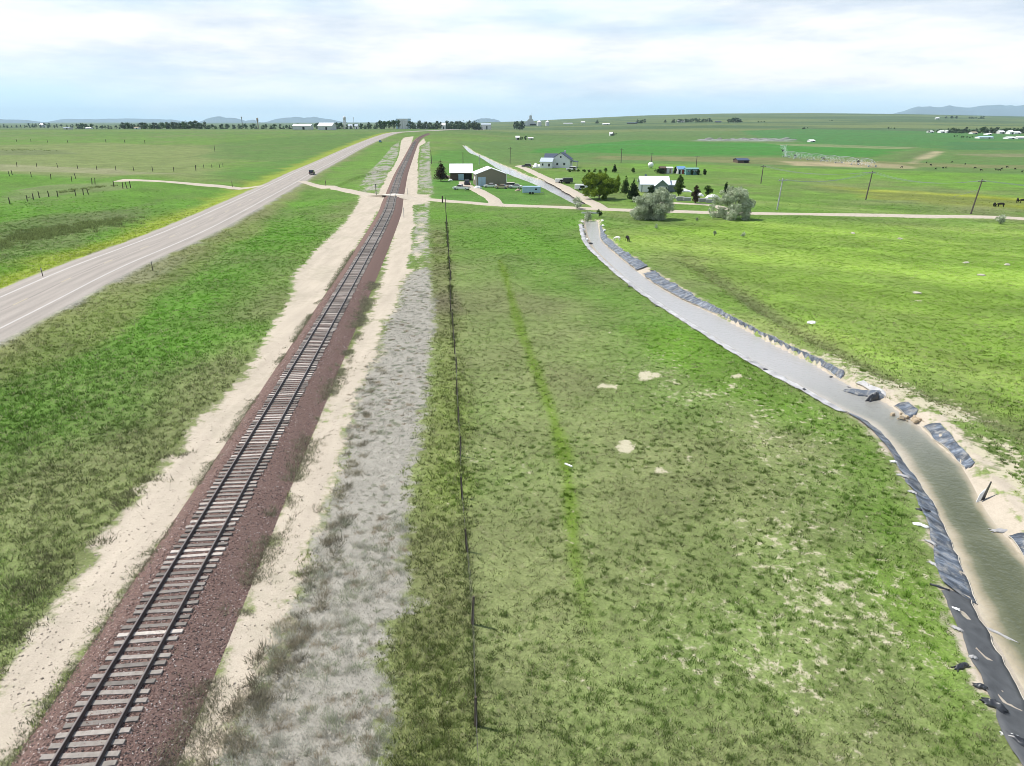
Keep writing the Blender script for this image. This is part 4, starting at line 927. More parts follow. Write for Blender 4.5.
# ------------------------------------------------------------------ fences
M_POST = mat('weathered_post', (.085, .07, .055), .95, .35, 6, spec=.1, rand=.25)
M_WIRE = mat('fence_wire', (.12, .11, .105), .5, .1, 4, metal=.6)
def fence(name, label, bases, hpost, r=.06, wires=3, lean=.05, extra=None):
    p0 = Vector(bases[0]); f = thing(name, label, 'fence', p0)
    tops = []
    for b in bases:
        b = Vector(b) - p0; h = hpost * rnd.uniform(.92, 1.08); tp_ = b + Vector((rnd.gauss(0, lean) * h, rnd.gauss(0, lean) * h, h))
        MB().tube(b - Vector((0, 0, .2)), tp_, r * rnd.uniform(.85, 1.2), r * .85, 7).obj('post', M_POST, f); tops.append((b, tp_))
    for k in range(wires):
        m = MB(); t = .92 - .26 * k
        for (a, ta), (b, tb) in zip(tops, tops[1:]):
            pa, pb = a.lerp(ta, t), b.lerp(tb, t); md = pa.lerp(pb, .5) - Vector((0, 0, .03))
            m.tube(pa, md, .0035, .0035, 4, False); m.tube(md, pb, .0035, .0035, 4, False)
        m.obj('barbed_wire', M_WIRE, f)
    if extra:
        for a, b in extra: MB().tube(Vector(a) - p0, Vector(b) - p0, .05, .05, 6).obj('brace', M_POST, f)
    return f
fb = []
A0 = flat(476.5, 727); A1 = flat(446.5, 222); L = math.dist(A0, A1); nf = int(L / 5.4)
for i in range(-1, nf + 9):
    t = i / nf; x_, y_ = A0[0] + (A1[0] - A0[0]) * t, A0[1] + (A1[1] - A0[1]) * t
    if y_ < 198: fb.append((x_ + rnd.gauss(0, .05), y_, zg1(x_, y_)))
fence('wire_fence', 'long barbed wire fence on dark wooden posts between the weeds and the pasture', fb, 1.42, .062, 4, .03)
fp = lambda L: [tuple(hit(a, b)) for a, b in L]
r1 = fp([(10, 204), (27.5, 201.5), (33.5, 199.5), (39.5, 198), (49, 197), (58, 197), (76, 196), (83.5, 195), (88.5, 194.5)])
fence('wire_fence', 'short fence of thick dark posts on the green slope, nearest row left of highway', r1, 1.75, .13, 3, .05, [((r1[1][0], r1[1][1], r1[1][2] + 1.2), (r1[2][0], r1[2][1], r1[2][2] + .2))])
fence('wire_fence', 'fence of paired leaning posts ending in a thick corner at the gravel approach', fp([(9.5, 176), (12.5, 175.6), (31.5, 177.5), (51, 179.5), (72, 182), (76, 179), (92, 184.5), (95, 184.5), (114, 187), (123, 189), (127.5, 190), (131, 189.5)]), 2.0, .13, 3, .07)
fence('wire_fence', 'fence of evenly spaced posts along the pale band behind the green slope', fp([(17, 167), (37, 167.5), (58, 168), (78, 169), (97, 170), (116, 170.5), (134, 171), (153, 172), (174, 172), (196, 171)]), 2.1, .14, 3, .05)
fence('wire_fence', 'farthest fence of small posts high on the left prairie', fp([(-5, 142), (17, 142), (31, 142), (47.5, 142.5), (68, 143), (106, 142.5), (125, 143), (145, 143.5)]), 2.6, .2, 2, .05)
fence('wire_fence', 'low dark fence beside the highway ditch at the gravel approach', fp([(196, 168.5), (204, 168.3), (212, 168.2), (220, 168), (223, 167)]), 1.7, .14, 3, .05)

def post(px, py, h, label, r=.05, col=None, cat='marker post', cap=None, name='marker_post'):
    p = hit(px, py); t = thing(name, label, cat, p)
    MB().tube((0, 0, -.2), (0, 0, h), r, r * .9, 8).obj('post', col or M_POST, t)
    if cap: MB().box((0, -.03, h - .18), (.22, .03, .3)).obj('reflector', cap, t)
    return t
M_REFL = mat('reflector_plate', (.5, .48, .42), .4, .1, 3)
M_STEEL = mat('galvanised_steel', (.42, .43, .44), .45, .15, 4, metal=.6)
post(43, 277, 1.3, 'roadside marker post on the gravel bulge left of the highway', .06, cap=M_REFL)
post(153, 271, 1.4, 'roadside marker post on the grey gravel right of the highway', .06, cap=M_REFL)
post(232.5, 187.3, 2.0, 'dark signpost beside the gravel approach left of the highway', .10, cap=M_REFL)
post(326, 186.5, 2.0, 'small post at the mouth of the gravel road right of the highway', .10, cap=M_REFL)
post(215, 152, 4.2, 'lone thin pole standing on the prairie slope left of the highway', .16)
def crossing_post(px, py, h, label):
    p = hit(px, py); t = thing('crossing_post', label, 'post', p)
    MB().tube((0, 0, -.2), (0, 0, h), .11, .10, 8).obj('post', M_POST, t)
    for s_ in (-1, 1): MB().box((0, -.14, h - .45), (.95, .03, .17), ry=s_ * .8).obj('crossbuck', M_STEEL, t)
crossing_post(376.3, 195.7, 3.4, 'tall crossing post left of the rails at the gravel road')
post(404, 217.6, 2.3, 'thin grey post on the sand right of the track, before the crossing', .06, M_STEEL)
post(407.5, 194.5, 2.0, 'thin grey post right of the rails just behind the crossing', .06, M_STEEL)
post(442.5, 203, 1.9, 'stout dark corner post where the pasture fence meets the gravel road', .2, cat='fence post', name='corner_post')

# ------------------------------------------------------------------ power poles and wires
M_POLE = mat('pole_wood', (.115, .095, .08), .9, .25, 2)
M_POLEG = mat('pole_grey', (.36, .37, .36), .8, .2, 2)
M_CABLE = mat('power_cable', (.38, .39, .40), .35, .1, 1, metal=.7)
def pole(px, py, ptop_px, ptop_y, label, m=M_POLE, arm=True, guy=None):
    p = hit(px, py); k = mpp(p.x, p.y, p.z); h = max(5, (py - ptop_y) * k); dx = (ptop_px - px) * k * .6
    t = thing('power_pole', label, 'power pole', p)
    top = Vector((dx, 0, h)); MB().tube((0, 0, -.5), top, .19, .13, 9).obj('shaft', m, t)
    ends = []
    if arm:
        c = Vector((dx, 0, h)) * .93; MB().box(c + Vector((0, -.16, 0)), (2.3, .12, .14), rz=.25).obj('crossarm', m, t)
        for q in (-1, 0, 1):
            e = c + Vector((q * .95, -.16 + q * .24, .07)); MB().lathe([(.03, 0), (.07, .06), (.07, .14), (.04, .2)], 8, e).obj('insulator', M_STEEL, t); ends.append(p + e + Vector((0, 0, .2)))
    if guy: MB().tube(Vector((dx, -.1, h * .72)), Vector(guy), .03, .03, 5).obj('guy_wire', M_CABLE, t)
    return ends or [p + top]
e0 = pole(760.8, 183.5, 761.5, 166, 'dark power pole behind the yard trees, right of the second silver bush')
e1 = pole(777, 209.5, 780, 179.5, 'pale grey power pole beside the gravel road', M_POLEG)
e2 = pole(865.5, 200, 869, 172, 'dark leaning power pole in the lime field, midway along the gravel road')
e3 = pole(970.5, 214, 977, 180.5, 'dark leaning power pole with a pale guy wire at the right', guy=(-4.2, 1.2, 3.9))
e4 = [v + Vector((62, -22, -2.5)) for v in e3]
pole(695.5, 172.5, 695.8, 156.5, 'dark power pole above the teal trailer')
pole(651, 168, 651, 153.5, 'dark power pole next to the white tank')
pole(431.7, 164, 431, 150.5, 'slim pole left of the dark juniper by the railway', arm=False)
pole(463, 164, 463.3, 152.5, 'slim dark pole behind the white roofed barn', arm=False)
pole(479, 165, 480, 156.5, 'short pale pole behind the grey gabled barn', M_POLEG, arm=False)
pole(510, 163.5, 510.6, 148, 'dark pole on the far bank of the upstream canal')
pole(621, 163, 621, 149, 'faint pole in the field beyond the yard trees')
def cables(label, A, B, sag, m=M_CABLE):
    t = thing('power_cable', label, 'power cable', (A[0] + B[0]) / 2)
    o0 = t.location.copy()
    for a, b in zip(A, B):
        mb = MB(); prev = a - o0
        for i in range(1, 13):
            s_ = i / 12; q = a.lerp(b, s_) - Vector((0, 0, sag * 4 * s_ * (1 - s_))) - o0; mb.tube(prev, q, .028, .028, 5, False); prev = q
        mb.obj('strand', m, t)
cables('power cables from the pole behind the trees to the midway leaning pole', e0, e2, 1.6)
cables('power cables between the two dark leaning poles', e2, e3, 1.6)
cables('power cables running off to the right from the pole with the guy wire', e3, e4, 1.2)
cables('power cables from the pale grey pole to the midway leaning pole', e1, e2, 1.4)

# ------------------------------------------------------------------ trees and bushes
M_BARK = mat('bark', (.085, .065, .05), .95, .3, 5)
LEAF = {
    'willow': leafmat('silver_leaves', (.22, .27, .15), (.62, .67, .50), scale=.9, trans=.22),
    'bright': leafmat('bright_leaves', (.055, .105, .018), (.24, .33, .04), scale=.5, trans=.4),
    'green': leafmat('green_leaves', (.03, .06, .016), (.11, .17, .04), scale=.6),
    'dark': leafmat('dark_leaves', (.014, .026, .012), (.045, .075, .025), scale=.6),
    'brown': leafmat('brown_leaves', (.030, .024, .016), (.085, .065, .04), scale=.8, trans=.2),
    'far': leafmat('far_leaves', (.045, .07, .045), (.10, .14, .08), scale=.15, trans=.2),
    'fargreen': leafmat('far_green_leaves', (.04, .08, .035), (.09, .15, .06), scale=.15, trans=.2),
}
def leaves(blobs, n, size, up=.0):
    """leaf cards spread through a set of uneven clumps: blob = (x, y, z, rx, ry, rz)"""
    B = np.array(blobs, float); vol = B[:, 3] * B[:, 4] * B[:, 5]; b = rng.choice(len(B), n, p=vol ** .8 / np.sum(vol ** .8)); B = B[b]
    d = rng.normal(size=(n, 3)); d /= np.linalg.norm(d, axis=1)[:, None]; r = rng.random(n) ** .42
    P = B[:, :3] + d * r[:, None] * B[:, 3:6]
    a = rng.normal(size=(n, 3)); a /= np.linalg.norm(a, axis=1)[:, None]; c = np.cross(a, rng.normal(size=(n, 3))); c /= np.linalg.norm(c, axis=1)[:, None] + 1e-9
    s = size * rng.uniform(.5, 1.4, n)[:, None]
    V = np.stack([P - a * s, P - c * s * .55, P + a * s, P + c * s * .55], 1).reshape(-1, 3)
    return V, np.arange(n * 4).reshape(-1, 4)
def crown_blobs(w, h, z0, style, k=14):
    bl = []
    if style == 'cone':
        for i in range(k):
            t = (i + .5) / k; rr = w / 2 * (1 - t) ** .8 + .12; 
            for q in range(3 if t < .7 else 1):
                an = rnd.random() * 6.28; o = rr * .35; bl.append((o * math.cos(an), o * math.sin(an), z0 + (h - z0) * t, rr * .75, rr * .75, (h - z0) / k * 1.1))
    elif style == 'column':
        for i in range(k):
            t = (i + .5) / k; rr = w / 2 * (math.sin(math.pi * (.12 + .86 * t)) ** .6); an = rnd.random() * 6.28
            bl.append((rr * .3 * math.cos(an), rr * .3 * math.sin(an), z0 + (h - z0) * t, rr * .75, rr * .75, (h - z0) / k * 1.3))
    else:
        for i in range(k):
            an = rnd.random() * 6.28; q = rnd.random() ** .6; t = rnd.random()
            rr = w / 2 * math.sqrt(max(.05, 1 - (2 * t - .9) ** 2 * .85)); s = rnd.uniform(.16, .27) * w
            bl.append((q * (rr - s * .6) * math.cos(an), q * (rr - s * .6) * math.sin(an), z0 + s * .5 + (h - z0 - s) * t, s, s, s * .8))
    return bl
def tree(name, label, cat, p, w, h, style, leaf, n=900, leafsize=.22, z0=None, group=None, k=14, blobs=None):
    t = thing(name, label, cat, p, rnd.random() * 6.28 if blobs is None else 0, group); z0 = .12 * h if z0 is None else z0
    bl = blobs or crown_blobs(w, h, z0, style, k)
    V, F = leaves(bl, n, leafsize); me = np_mesh('crown', V, F, LEAF[leaf]); o = bpy.data.objects.new('crown', me); C.objects.link(o); o.parent = t
    m = MB(); r = max(.06, h * .022); m.tube((0, 0, -.2), (0, 0, z0 + .35 * (h - z0)), r, r * .6, 8)
    for b in bl[:7] if style != 'cone' else []: m.tube((0, 0, z0 * .7), (b[0], b[1], b[2]), r * .5, r * .15, 5)
    if style == 'cone': m.tube((0, 0, z0), (0, 0, h * .93), r * .6, r * .15, 6)
    m.obj('trunk', M_BARK, t); return t
def tree_px(name, label, cat, px, py, wpx, ytop, style, leaf, **kw):
    p = hit(px, py); k = mpp(p.x, p.y, p.z); d = ray(512, ytop); h = max(1.0, (py - ytop) * k * 1.01)
    return tree(name, label, cat, p, wpx * k, h, style, leaf, **kw)
# the two silver willows in the pasture
p = hit(652, 219.5); k = mpp(p.x, p.y, p.z)
bl = []
for cxp, wq, hq, nb in ((6, 25, 30, 30), (-13, 20, 22, 20), (-3, 22, 25, 16)):
    for i in range(nb):
        an = rnd.random() * 6.28; q = rnd.random() ** .5; t = rnd.random() ** 1.15; s = rnd.uniform(.2, .32) * hq * k * .8
        rr = wq * k * .55 * math.sqrt(max(.1, 1 - (1.7 * t - .75) ** 2))
        bl.append((cxp * k + q * rr * math.cos(an), q * rr * math.sin(an), s * .5 + (hq * k - s) * t, s, s, s * .85))
bl += [(b[0] * 1.18, b[1] * 1.18, b[2] * 1.10 + .1, b[3] * .4, b[4] * .4, b[5] * .5) for b in bl[::2]]
tree('silver_willow', 'broad silver leaved bush of two lobes standing in the pasture by the gravel road', 'bush', p, 9, 7, '', 'willow', n=26000, leafsize=.16, z0=.3, blobs=bl)
p = hit(730, 219); k = mpp(p.x, p.y, p.z); bl = []
for i in range(64):
    an = rnd.random() * 6.28; q = rnd.random() ** .55; t = rnd.random() ** 1.25; s = rnd.uniform(.09, .17) * 32 * k
    rr = 20 * k * math.sqrt(max(.15, 1 - (1.5 * t - .6) ** 2))
    bl.append((q * rr * math.cos(an), q * rr * math.sin(an), s * .3 + (31 * k - s) * t, s, s, s * .9))
bl += [(b[0] * 1.18, b[1] * 1.18, b[2] * 1.10 + .1, b[3] * .4, b[4] * .4, b[5] * .5) for b in bl[::2]]
tree('silver_willow', 'spiky silver bush with open branches, second along the gravel road', 'bush', p, 8, 7, '', 'willow', n=19000, leafsize=.155, z0=.3, blobs=bl)
tree_px('willow_bush', 'grey leafy bush above the canal culvert, on the far side of the road', 'bush', 577, 209, 12, 197, 'round', 'willow', n=700, leafsize=.16, z0=.2)
tree_px('willow_bush', 'grey green bush at the canal head on the pasture side', 'bush', 588, 219, 12, 208, 'round', 'willow', n=800, leafsize=.16, z0=.2)
tree_px('willow_bush', 'small grey bush right of the canal head', 'bush', 599, 217, 7, 209, 'round', 'green', n=350, leafsize=.15, z0=.2)
tree_px('willow_bush', 'small silver bush under the gravel road at the right edge', 'bush', 1000.5, 224, 13, 214.5, 'round', 'willow', n=700, leafsize=.14, z0=.2)
for px, py, wq, hq, lb in ((656, 228.5, 5, 4.5, 'tiny grey shrub in front of the two lobed silver bush'), (743, 237.5, 6, 6, 'tiny silver shrub standing in the pasture in front of the spiky silver bush'), (714.5, 236, 4, 4, 'tiny faint shrub left of the other tiny pasture shrub'), (697, 221, 4, 3, 'low green shrub between the two silver bushes')):
    tree_px('pasture_shrub', lb, 'shrub', px, py, wq, py - hq, 'round', 'willow', n=160, leafsize=.12, z0=.1, k=7)
# yard trees
p = hit(599, 199.5); k = mpp(p.x, p.y, p.z); bl = []
for i in range(70):
    an = rnd.random() * 6.28; q = rnd.random() ** .5; t = rnd.random(); s = rnd.uniform(.11, .2) * 26 * k
    rr = 19 * k * math.sqrt(max(.2, 1 - (1.5 * t - .68) ** 2))
    bl.append((q * (rr - s * .3) * math.cos(an), q * (rr - s * .3) * math.sin(an), 1.0 + s * .4 + (26 * k - s - 1.0) * t, s, s, s * .7))
bl += [(b[0] * 1.18, b[1] * 1.18, b[2] * 1.10 + .1, b[3] * .4, b[4] * .4, b[5] * .5) for b in bl[::2]]
tree('yard_tree', 'large bright green tree in the yard, the biggest near the lane fork', 'tree', p, 9, 8, '', 'bright', n=16000, leafsize=.2, z0=1.2, blobs=bl)
YT = [('dark_tree', 'dark rounded tree hugging the left side of the large bright tree', 587, 190, 9, 173.5, 'round', 'green', 900),
      ('spruce', 'dark conical spruce standing left of the pale roofed house', 633, 201.5, 11, 180, 'cone', 'dark', 1500),
      ('spruce', 'green conical spruce behind and left of the dark one', 625, 195, 9, 176.5, 'cone', 'green', 1100),
      ('poplar', 'narrow green poplar right beside the large bright tree', 617, 193.5, 6, 176, 'column', 'bright', 700),
      ('poplar', 'tall leafy poplar at the right end of the pale roofed house', 678.5, 196, 10, 176.5, 'column', 'green', 1200),
      ('yard_tree', 'slim brownish tree in front of the tarp covered piles', 695, 204, 8, 186.5, 'column', 'brown', 600),
      ('yard_tree', 'small dark green tree between the white tarps', 707.5, 195.5, 8, 185.5, 'round', 'green', 500),
      ('narrow_cedar', 'slim dark cedar poking up behind the spiky silver bush', 725.5, 194, 4.5, 181.5, 'cone', 'dark', 400),
      ('narrow_cedar', 'slim dark cedar standing alone in the field beyond the yard', 614.5, 172.5, 4, 164, 'cone', 'dark', 350),
      ('small_tree', 'small dark shrub left of the lone field cedar', 605.5, 172, 3, 168, 'column', 'green', 160),
      ('small_tree', 'small round tree in the field right of the lone cedar', 633, 173.5, 4, 168, 'round', 'green', 200),
      ('yard_tree', 'low dark tree against the front wall of the pale roofed house', 650, 195.5, 7, 187, 'round', 'dark', 500),
      ('yard_tree', 'leafy green tree in front of the house gable', 664, 197.5, 8, 188.5, 'round', 'green', 600),
      ('yard_tree', 'light green shrub at the foot of the large bright tree', 604, 200.5, 7, 195.5, 'round', 'bright', 260),
      ('juniper', 'dark brown conical juniper left of the white roofed barn', 441, 181.5, 12.5, 160.5, 'cone', 'brown', 1800),
      ('small_tree', 'dark tree between the white tank trailer and the teal trailer', 675, 174, 4, 167.5, 'round', 'dark', 200),
      ('small_tree', 'dark tree at the left end of the trailer row', 660, 174, 9, 168.8, 'round', 'dark', 300),
      ('small_tree', 'dark tree at the right end of the teal trailer', 698, 175, 3.5, 169.5, 'column', 'dark', 200),
      ('small_tree', 'small dark tree standing clear to the right of the teal trailer', 704.5, 175, 3.5, 169.5, 'column', 'dark', 200),
      ('small_tree', 'dark tree in front of the blue roofed shed', 685.5, 174.5, 3, 169, 'column', 'dark', 160),
      ('small_tree', 'dark narrow tree splitting the teal trailer from view', 692, 175, 3, 170, 'column', 'dark', 160)]
for nm, lb, px, py, wq, yt, st, lf, n in YT: tree_px(nm, lb, 'tree', px, py, wq * 1.2, yt, st, lf, n=int(n * 1.8), leafsize=.2 if py > 180 else .26)
for px, py in ((570, 172), (574, 171.5), (579, 172), (584, 172), (589, 172.5), (595, 172), (600, 172.5)):
    tree_px('hedge_shrub', 'low green shrub in the hedge row right of the navy roofed house', 'shrub', px, py, 5, py - 3.2, 'round', 'green', n=120, leafsize=.25, z0=.1, k=6, group='shrubs of the field hedge row')

# far trees: a few crowns built once, then copied
FT = []
for i in range(6):
    t = tree('far_tree', 'small dark tree in a far row', 'tree', (0, 0, 0), 7, 8, 'round' if i < 4 else 'cone', 'far' if i % 2 == 0 else 'fargreen', n=260, leafsize=.55, z0=.6, k=9)
    FT.append(t)
used = set()
def far_tree(px, ytop, D=None, ybase=None, label=None, group=None, wmul=1.0, kind=None):
    if D is None: p = hit(px, ybase)
    else: p = far(px, D)
    h = max(2.5, top_h(p, ytop)); i = rnd.randrange(6) if kind is None else rnd.choice(kind)
    if i in used: t = copy_tree(FT[i])
    else: t = FT[i]; used.add(i)
    t.location = p; s = h / 8.6; t.scale = (s * wmul * rnd.uniform(.85, 1.25), s * wmul * rnd.uniform(.85, 1.25), s); t.rotation_euler = (0, 0, rnd.random() * 6.28)
    t['label'] = label; t['group'] = group; return t
def row(x0, x1, n, y0, y1, D, label, group, kind=None, wmul=1.0, dD=.06):
    if D < 0: D = hit0((x0 + x1) / 2, -D)[1]; dD = .02
    for i in range(n): far_tree(x0 + (x1 - x0) * (i + rnd.random()) / n, rnd.uniform(y0, y1), D * rnd.uniform(1 - dD, 1 + dD), None, label, group, wmul, kind)
row(0, 75, 20, 123.6, 125.6, 2600, 'small hazy tree on the far plain at the left edge', 'hazy trees on the far left plain')
row(28, 50, 7, 121.8, 123.2, 2900, 'hazy tree in the farmstead cluster at the far left', 'trees of the far left farmstead')
row(78, 94, 9, 122.6, 124.2, 1700, 'tree of the dense clump left of the long tree row', 'dense clump of far trees')
row(96, 120, 8, 124.6, 126.0, 2000, 'small tree between the dense clump and the long tree row', 'small trees left of the long row')
row(121, 172, 26, 121.2, 124.4, 1250, 'dark tree in the long row behind the left prairie crest', 'long tree row on the left crest', wmul=1.2)
row(172, 206, 18, 119.8, 122.8, 1250, 'taller dark tree at the right end of the long row', 'tall dark trees left of the twin towers', wmul=1.2)
row(206, 300, 30, 122.8, 125.2, 1500, 'small dark tree in front of the blue mountains', 'small trees below the blue mountains')
row(312, 384, 28, 121.6, 124.8, 1500, 'small dark tree around the white shed and water tower', 'trees around the water tower')
row(380, 400, 8, 118.8, 120.8, 1150, 'tall green tree left of the pale grain elevator', 'tall green trees left of the elevator', kind=[1, 3], wmul=1.1)
row(410, 480, 46, 119.8, 123.4, 1400, 'dark conifer in the shelterbelt right of the pale grain elevator', 'dark shelterbelt conifers', kind=[0, 2, 4])
row(514, 524, 6, 119.6, 122.2, 1750, 'dark tree just left of the pointed grain elevator', 'trees left of the pointed elevator')
far_tree(597, 118.8, None, 123.6, 'lone double crowned tree on the far slope right of the round bins', None, 1.3)
row(636, 646, 5, 118.2, 119.8, -123.0, 'tree of the small dark clump in front of the far ridge', 'small dark clump below the ridge', wmul=1.4)
far_tree(665, 118.8, None, 122.6, 'small dark tree at the left end of the ridge farm', None, 1.4)
row(671, 712, 20, 117.2, 119.6, -122.4, 'tree in the long grove of the ridge farm', 'grove of the ridge farm', wmul=1.4)
row(726, 741, 7, 117, 119, -122.4, 'tree of the dark pair of clumps right of the ridge farm', 'dark clumps right of the ridge farm', wmul=1.6)
row(757, 764, 4, 120.3, 121.3, -122.2, 'low dark bush far right of the ridge farm', 'low bushes on the ridge slope', wmul=1.8)
row(826, 832, 2, 119, 120, -120.8, 'tiny dark bush high on the right ridge slope', 'tiny bushes high on the ridge', wmul=1.8)
far_tree(804, 126.6, None, 129.2, 'single dark round bush standing in the far green field', None, 2.2)
row(801, 807, 3, 126.8, 127.6, -129, 'dark bush beside the round bush in the far green field', 'bushes in the far green field', wmul=1.5)
row(944, 955, 4, 115.2, 117, -118.6, 'dark tree by the white speck on the right skyline', 'trees near the skyline farm', wmul=1.6)
row(966, 982, 8, 115.4, 117.6, -118.8, 'dark tree on the right skyline under the blue mountains', 'skyline trees under the mountains', wmul=1.6)
row(928, 950, 10, 127.6, 130.4, -132.4, 'dark tree at the left of the big right hand farm', 'left trees of the big farm', wmul=1.2)
row(948, 1024, 60, 126.2, 130.4, -133.2, 'dark tree in the thick grove behind the big right hand farm', 'thick grove of the big farm', wmul=1.15)
row(953, 978, 8, 135.2, 136.3, -137.6, 'low dark bush in front of the big right hand farm', 'bushes before the big farm', wmul=1.3)
row(886, 896, 4, 126.5, 128, -128.8, 'small dark bush on the slope left of the big farm', 'bushes left of the big farm', wmul=1.5)
row(520, 527, 4, 134.4, 137, -139.6, 'dark tree of the lone field homestead', 'trees of the field homestead', wmul=1.2)
row(613, 617, 2, 131.6, 133, -135.4, 'dark bush by the small grey hut in the far field', 'bushes by the grey hut', wmul=1.4)

# ------------------------------------------------------------------ buildings
M_WIN = mat('window_glass', (.03, .04, .05), .1, .05, 2, spec=.7)
M_FRAME = mat('white_trim', (.75, .75, .74), .6, .05, 3)
M_DARKIN = mat('dark_interior', (.018, .016, .014), .9, .2, 3)
def ribbed(name, col, rough=.5, sc=1.0):
    m = mat(name, col, rough, .12, 1.5, spec=.3); t = m.node_tree
    wv = N(t, 'ShaderNodeTexWave'); wv.inputs['Scale'].default_value = 3.0 * sc; wv.inputs['Distortion'].default_value = 0
    tcn = N(t, 'ShaderNodeTexCoord'); t.links.new(tcn.outputs['Object'], wv.inputs['Vector'])
    bp = N(t, 'ShaderNodeBump'); bp.inputs['Strength'].default_value = .35; bp.inputs['Distance'].default_value = .05
    t.links.new(wv.outputs['Fac'], bp.inputs['Height']); t.links.new(bp.outputs[0], t.nodes['Principled BSDF'].inputs['Normal']); return m
M_WROOF = ribbed('white_metal_roof', (.78, .78, .77), .45)
M_GWALL = ribbed('olive_metal_wall', (.205, .185, .13), .6)
M_BWALL = ribbed('brown_board_wall', (.10, .07, .05), .8)
M_BDOOR = ribbed('pale_blue_door', (.36, .47, .56), .5)
M_WWALL = mat('white_siding', (.74, .74, .73), .7, .06, 2)
M_NAVY = mat('navy_roof', (.055, .075, .115), .7, .15, 2)
M_GROOF = mat('grey_blue_roof', (.40, .46, .52), .6, .1, 2)
M_PALER = ribbed('pale_house_roof', (.66, .70, .74), .5)
M_HWALL = mat('grey_green_siding', (.19, .24, .23), .7, .1, 2)
M_TEAL = ribbed('teal_panel', (.17, .34, .33), .6)
M_TAN = mat('tan_wall', (.34, .28, .20), .8, .15, 2)
M_RED = mat('red_wall', (.30, .06, .04), .7, .15, 2)
M_CONC = mat('pale_concrete', (.58, .58, .56), .8, .12, .5)
M_BLUE = mat('pale_blue_panel', (.36, .50, .60), .5, .08, 1.5)
M_BROOF = mat('blue_metal_roof', (.13, .26, .42), .5, .1, 2)
def gable(b, W, D, eave, ridge, axis, wall_m, roof_m, off=(0, 0), over=.35, th=.16):
    ox, oy = off
    if axis == 'y':   # ridge runs away from the viewer
        prof = [(-W / 2 + ox, 0), (W / 2 + ox, 0), (W / 2 + ox, eave), (ox, ridge), (-W / 2 + ox, eave)]; w_ = MB().prism(prof, -D / 2 + oy, D / 2 + oy, 'y')
    else:
        prof = [(-D / 2 + oy, 0), (D / 2 + oy, 0), (D / 2 + oy, eave), (oy, ridge), (-D / 2 + oy, eave)]; w_ = MB().prism(prof, -W / 2 + ox, W / 2 + ox, 'x')
    w_.obj('wall', wall_m, b)
    half = (W if axis == 'y' else D) / 2; sl = (ridge - eave) / half; e = half + over; m = MB()
    for s_ in (-1, 1):
        q = [(0, ridge + .01), (s_ * e, ridge - sl * e + .01), (s_ * e, ridge - sl * e + th), (0, ridge + th + .02)]
        if axis == 'y': m.prism([(a + ox, z) for a, z in q], -D / 2 - over + oy, D / 2 + over + oy, 'y')
        else: m.prism([(a + oy, z) for a, z in q], -W / 2 - over + ox, W / 2 + over + ox, 'x')
    return m.obj('roof', roof_m, b)
def door(b, x, y, z0, w_, h, m, rz=0, name='door', frame=True):
    d = MB().box((x, y, z0 + h / 2), (w_, .08, h) if not rz else (.08, w_, h)).obj(name, m, b)
    return d
def window(b, x, y, z, w_, h, side=False):
    f = MB().box((x, y, z), (w_, .09, h) if not side else (.09, w_, h)).obj('window', M_FRAME, b)
    o = .03; MB().box((x + (o if side and x > 0 else -o if side else 0), y - (o if not side else 0), z), (w_ - .2, .09, h - .2) if not side else (.09, w_ - .2, h - .2)).obj('pane', M_WIN, f)
def px_size(px, py): p = hit(px, py); return p, mpp(p.x, p.y, p.z)
# white roofed barn
p, k = px_size(460.5, 180.5); W = 21.5 * k; b = thing('barn', 'brown barn with a bright white roof beside the dark juniper', 'barn', p + Vector((0, 5, 0)), R(3))
gable(b, W, 10, 2.9, 5.7, 'x', M_BWALL, M_WROOF)
door(b, -W / 2 + W * .50, -5.03, .1, W * .25, 2.3, M_BDOOR); door(b, -W / 2 + W * .80, -5.03, .05, W * .33, 2.35, M_DARKIN, name='open_bay')
MB().box((-W / 2 + W * .80, -5.09, 2.45), (W * .36, .08, .16)).obj('bay_beam', M_BWALL, b)
# grey gabled barn
p, k = px_size(490.7, 186.3); W = 30.5 * k; b = thing('metal_barn', 'grey olive gabled metal barn with a pale blue double door', 'barn', p + Vector((-.6, 6, 0)), R(8))
gable(b, W, 12, 4.0, 5.9, 'y', M_GWALL, M_WROOF, over=.3)
dx = -W / 2 + W * .19
for s_ in (-1, 1):
    d_ = door(b, dx + s_ * W * .063, -6.04, .1, W * .118, 3.0, M_BDOOR); MB().box((dx + s_ * .12, -6.11, 1.5), (.06, .06, .3)).obj('handle', M_STEEL, d_)
for s_ in (-1, 1): MB().box((s_ * (W / 2 - .06), -6.03, 2.0), (.16, .1, 3.98)).obj('corner_trim', M_FRAME, b)
MB().box((-W / 2 - .03, -1, 2.4), (.06, 3.0, 1.0)).obj('wall_panel', M_FRAME, b)
# navy roofed house
p, k = px_size(547, 168.4); b = thing('house', 'white farmhouse with navy roof, lower grey roofed wing in front', 'house', p + Vector((1.5, 4, 0)), R(-14))
gable(b, 5.6, 6.5, 3.0, 4.5, 'x', M_WWALL, M_GROOF, off=(-1.2, 0))
gable(b, 9.0, 8.0, 3.9, 6.9, 'y', M_WWALL, M_NAVY, off=(5.0, 5.5))
gable(b, 6.0, 5.0, 3.9, 6.2, 'x', M_WWALL, M_NAVY, off=(-.5, 6.5))
window(b, -2.8, -3.26, 1.7, .9, 1.2); window(b, .3, -3.26, 1.5, 1.1, 1.5); window(b, 3.4, 1.46, 1.8, 1.2, 1.3); window(b, 6.8, 1.46, 1.8, 1.2, 1.3); window(b, 5.0, 1.46, 5.0, 1.0, 1.0)
pr = MB().box((11.0, 5.0, 3.0), (3.6, 6.0, .18), ry=.10).obj('porch_roof', M_NAVY, b)
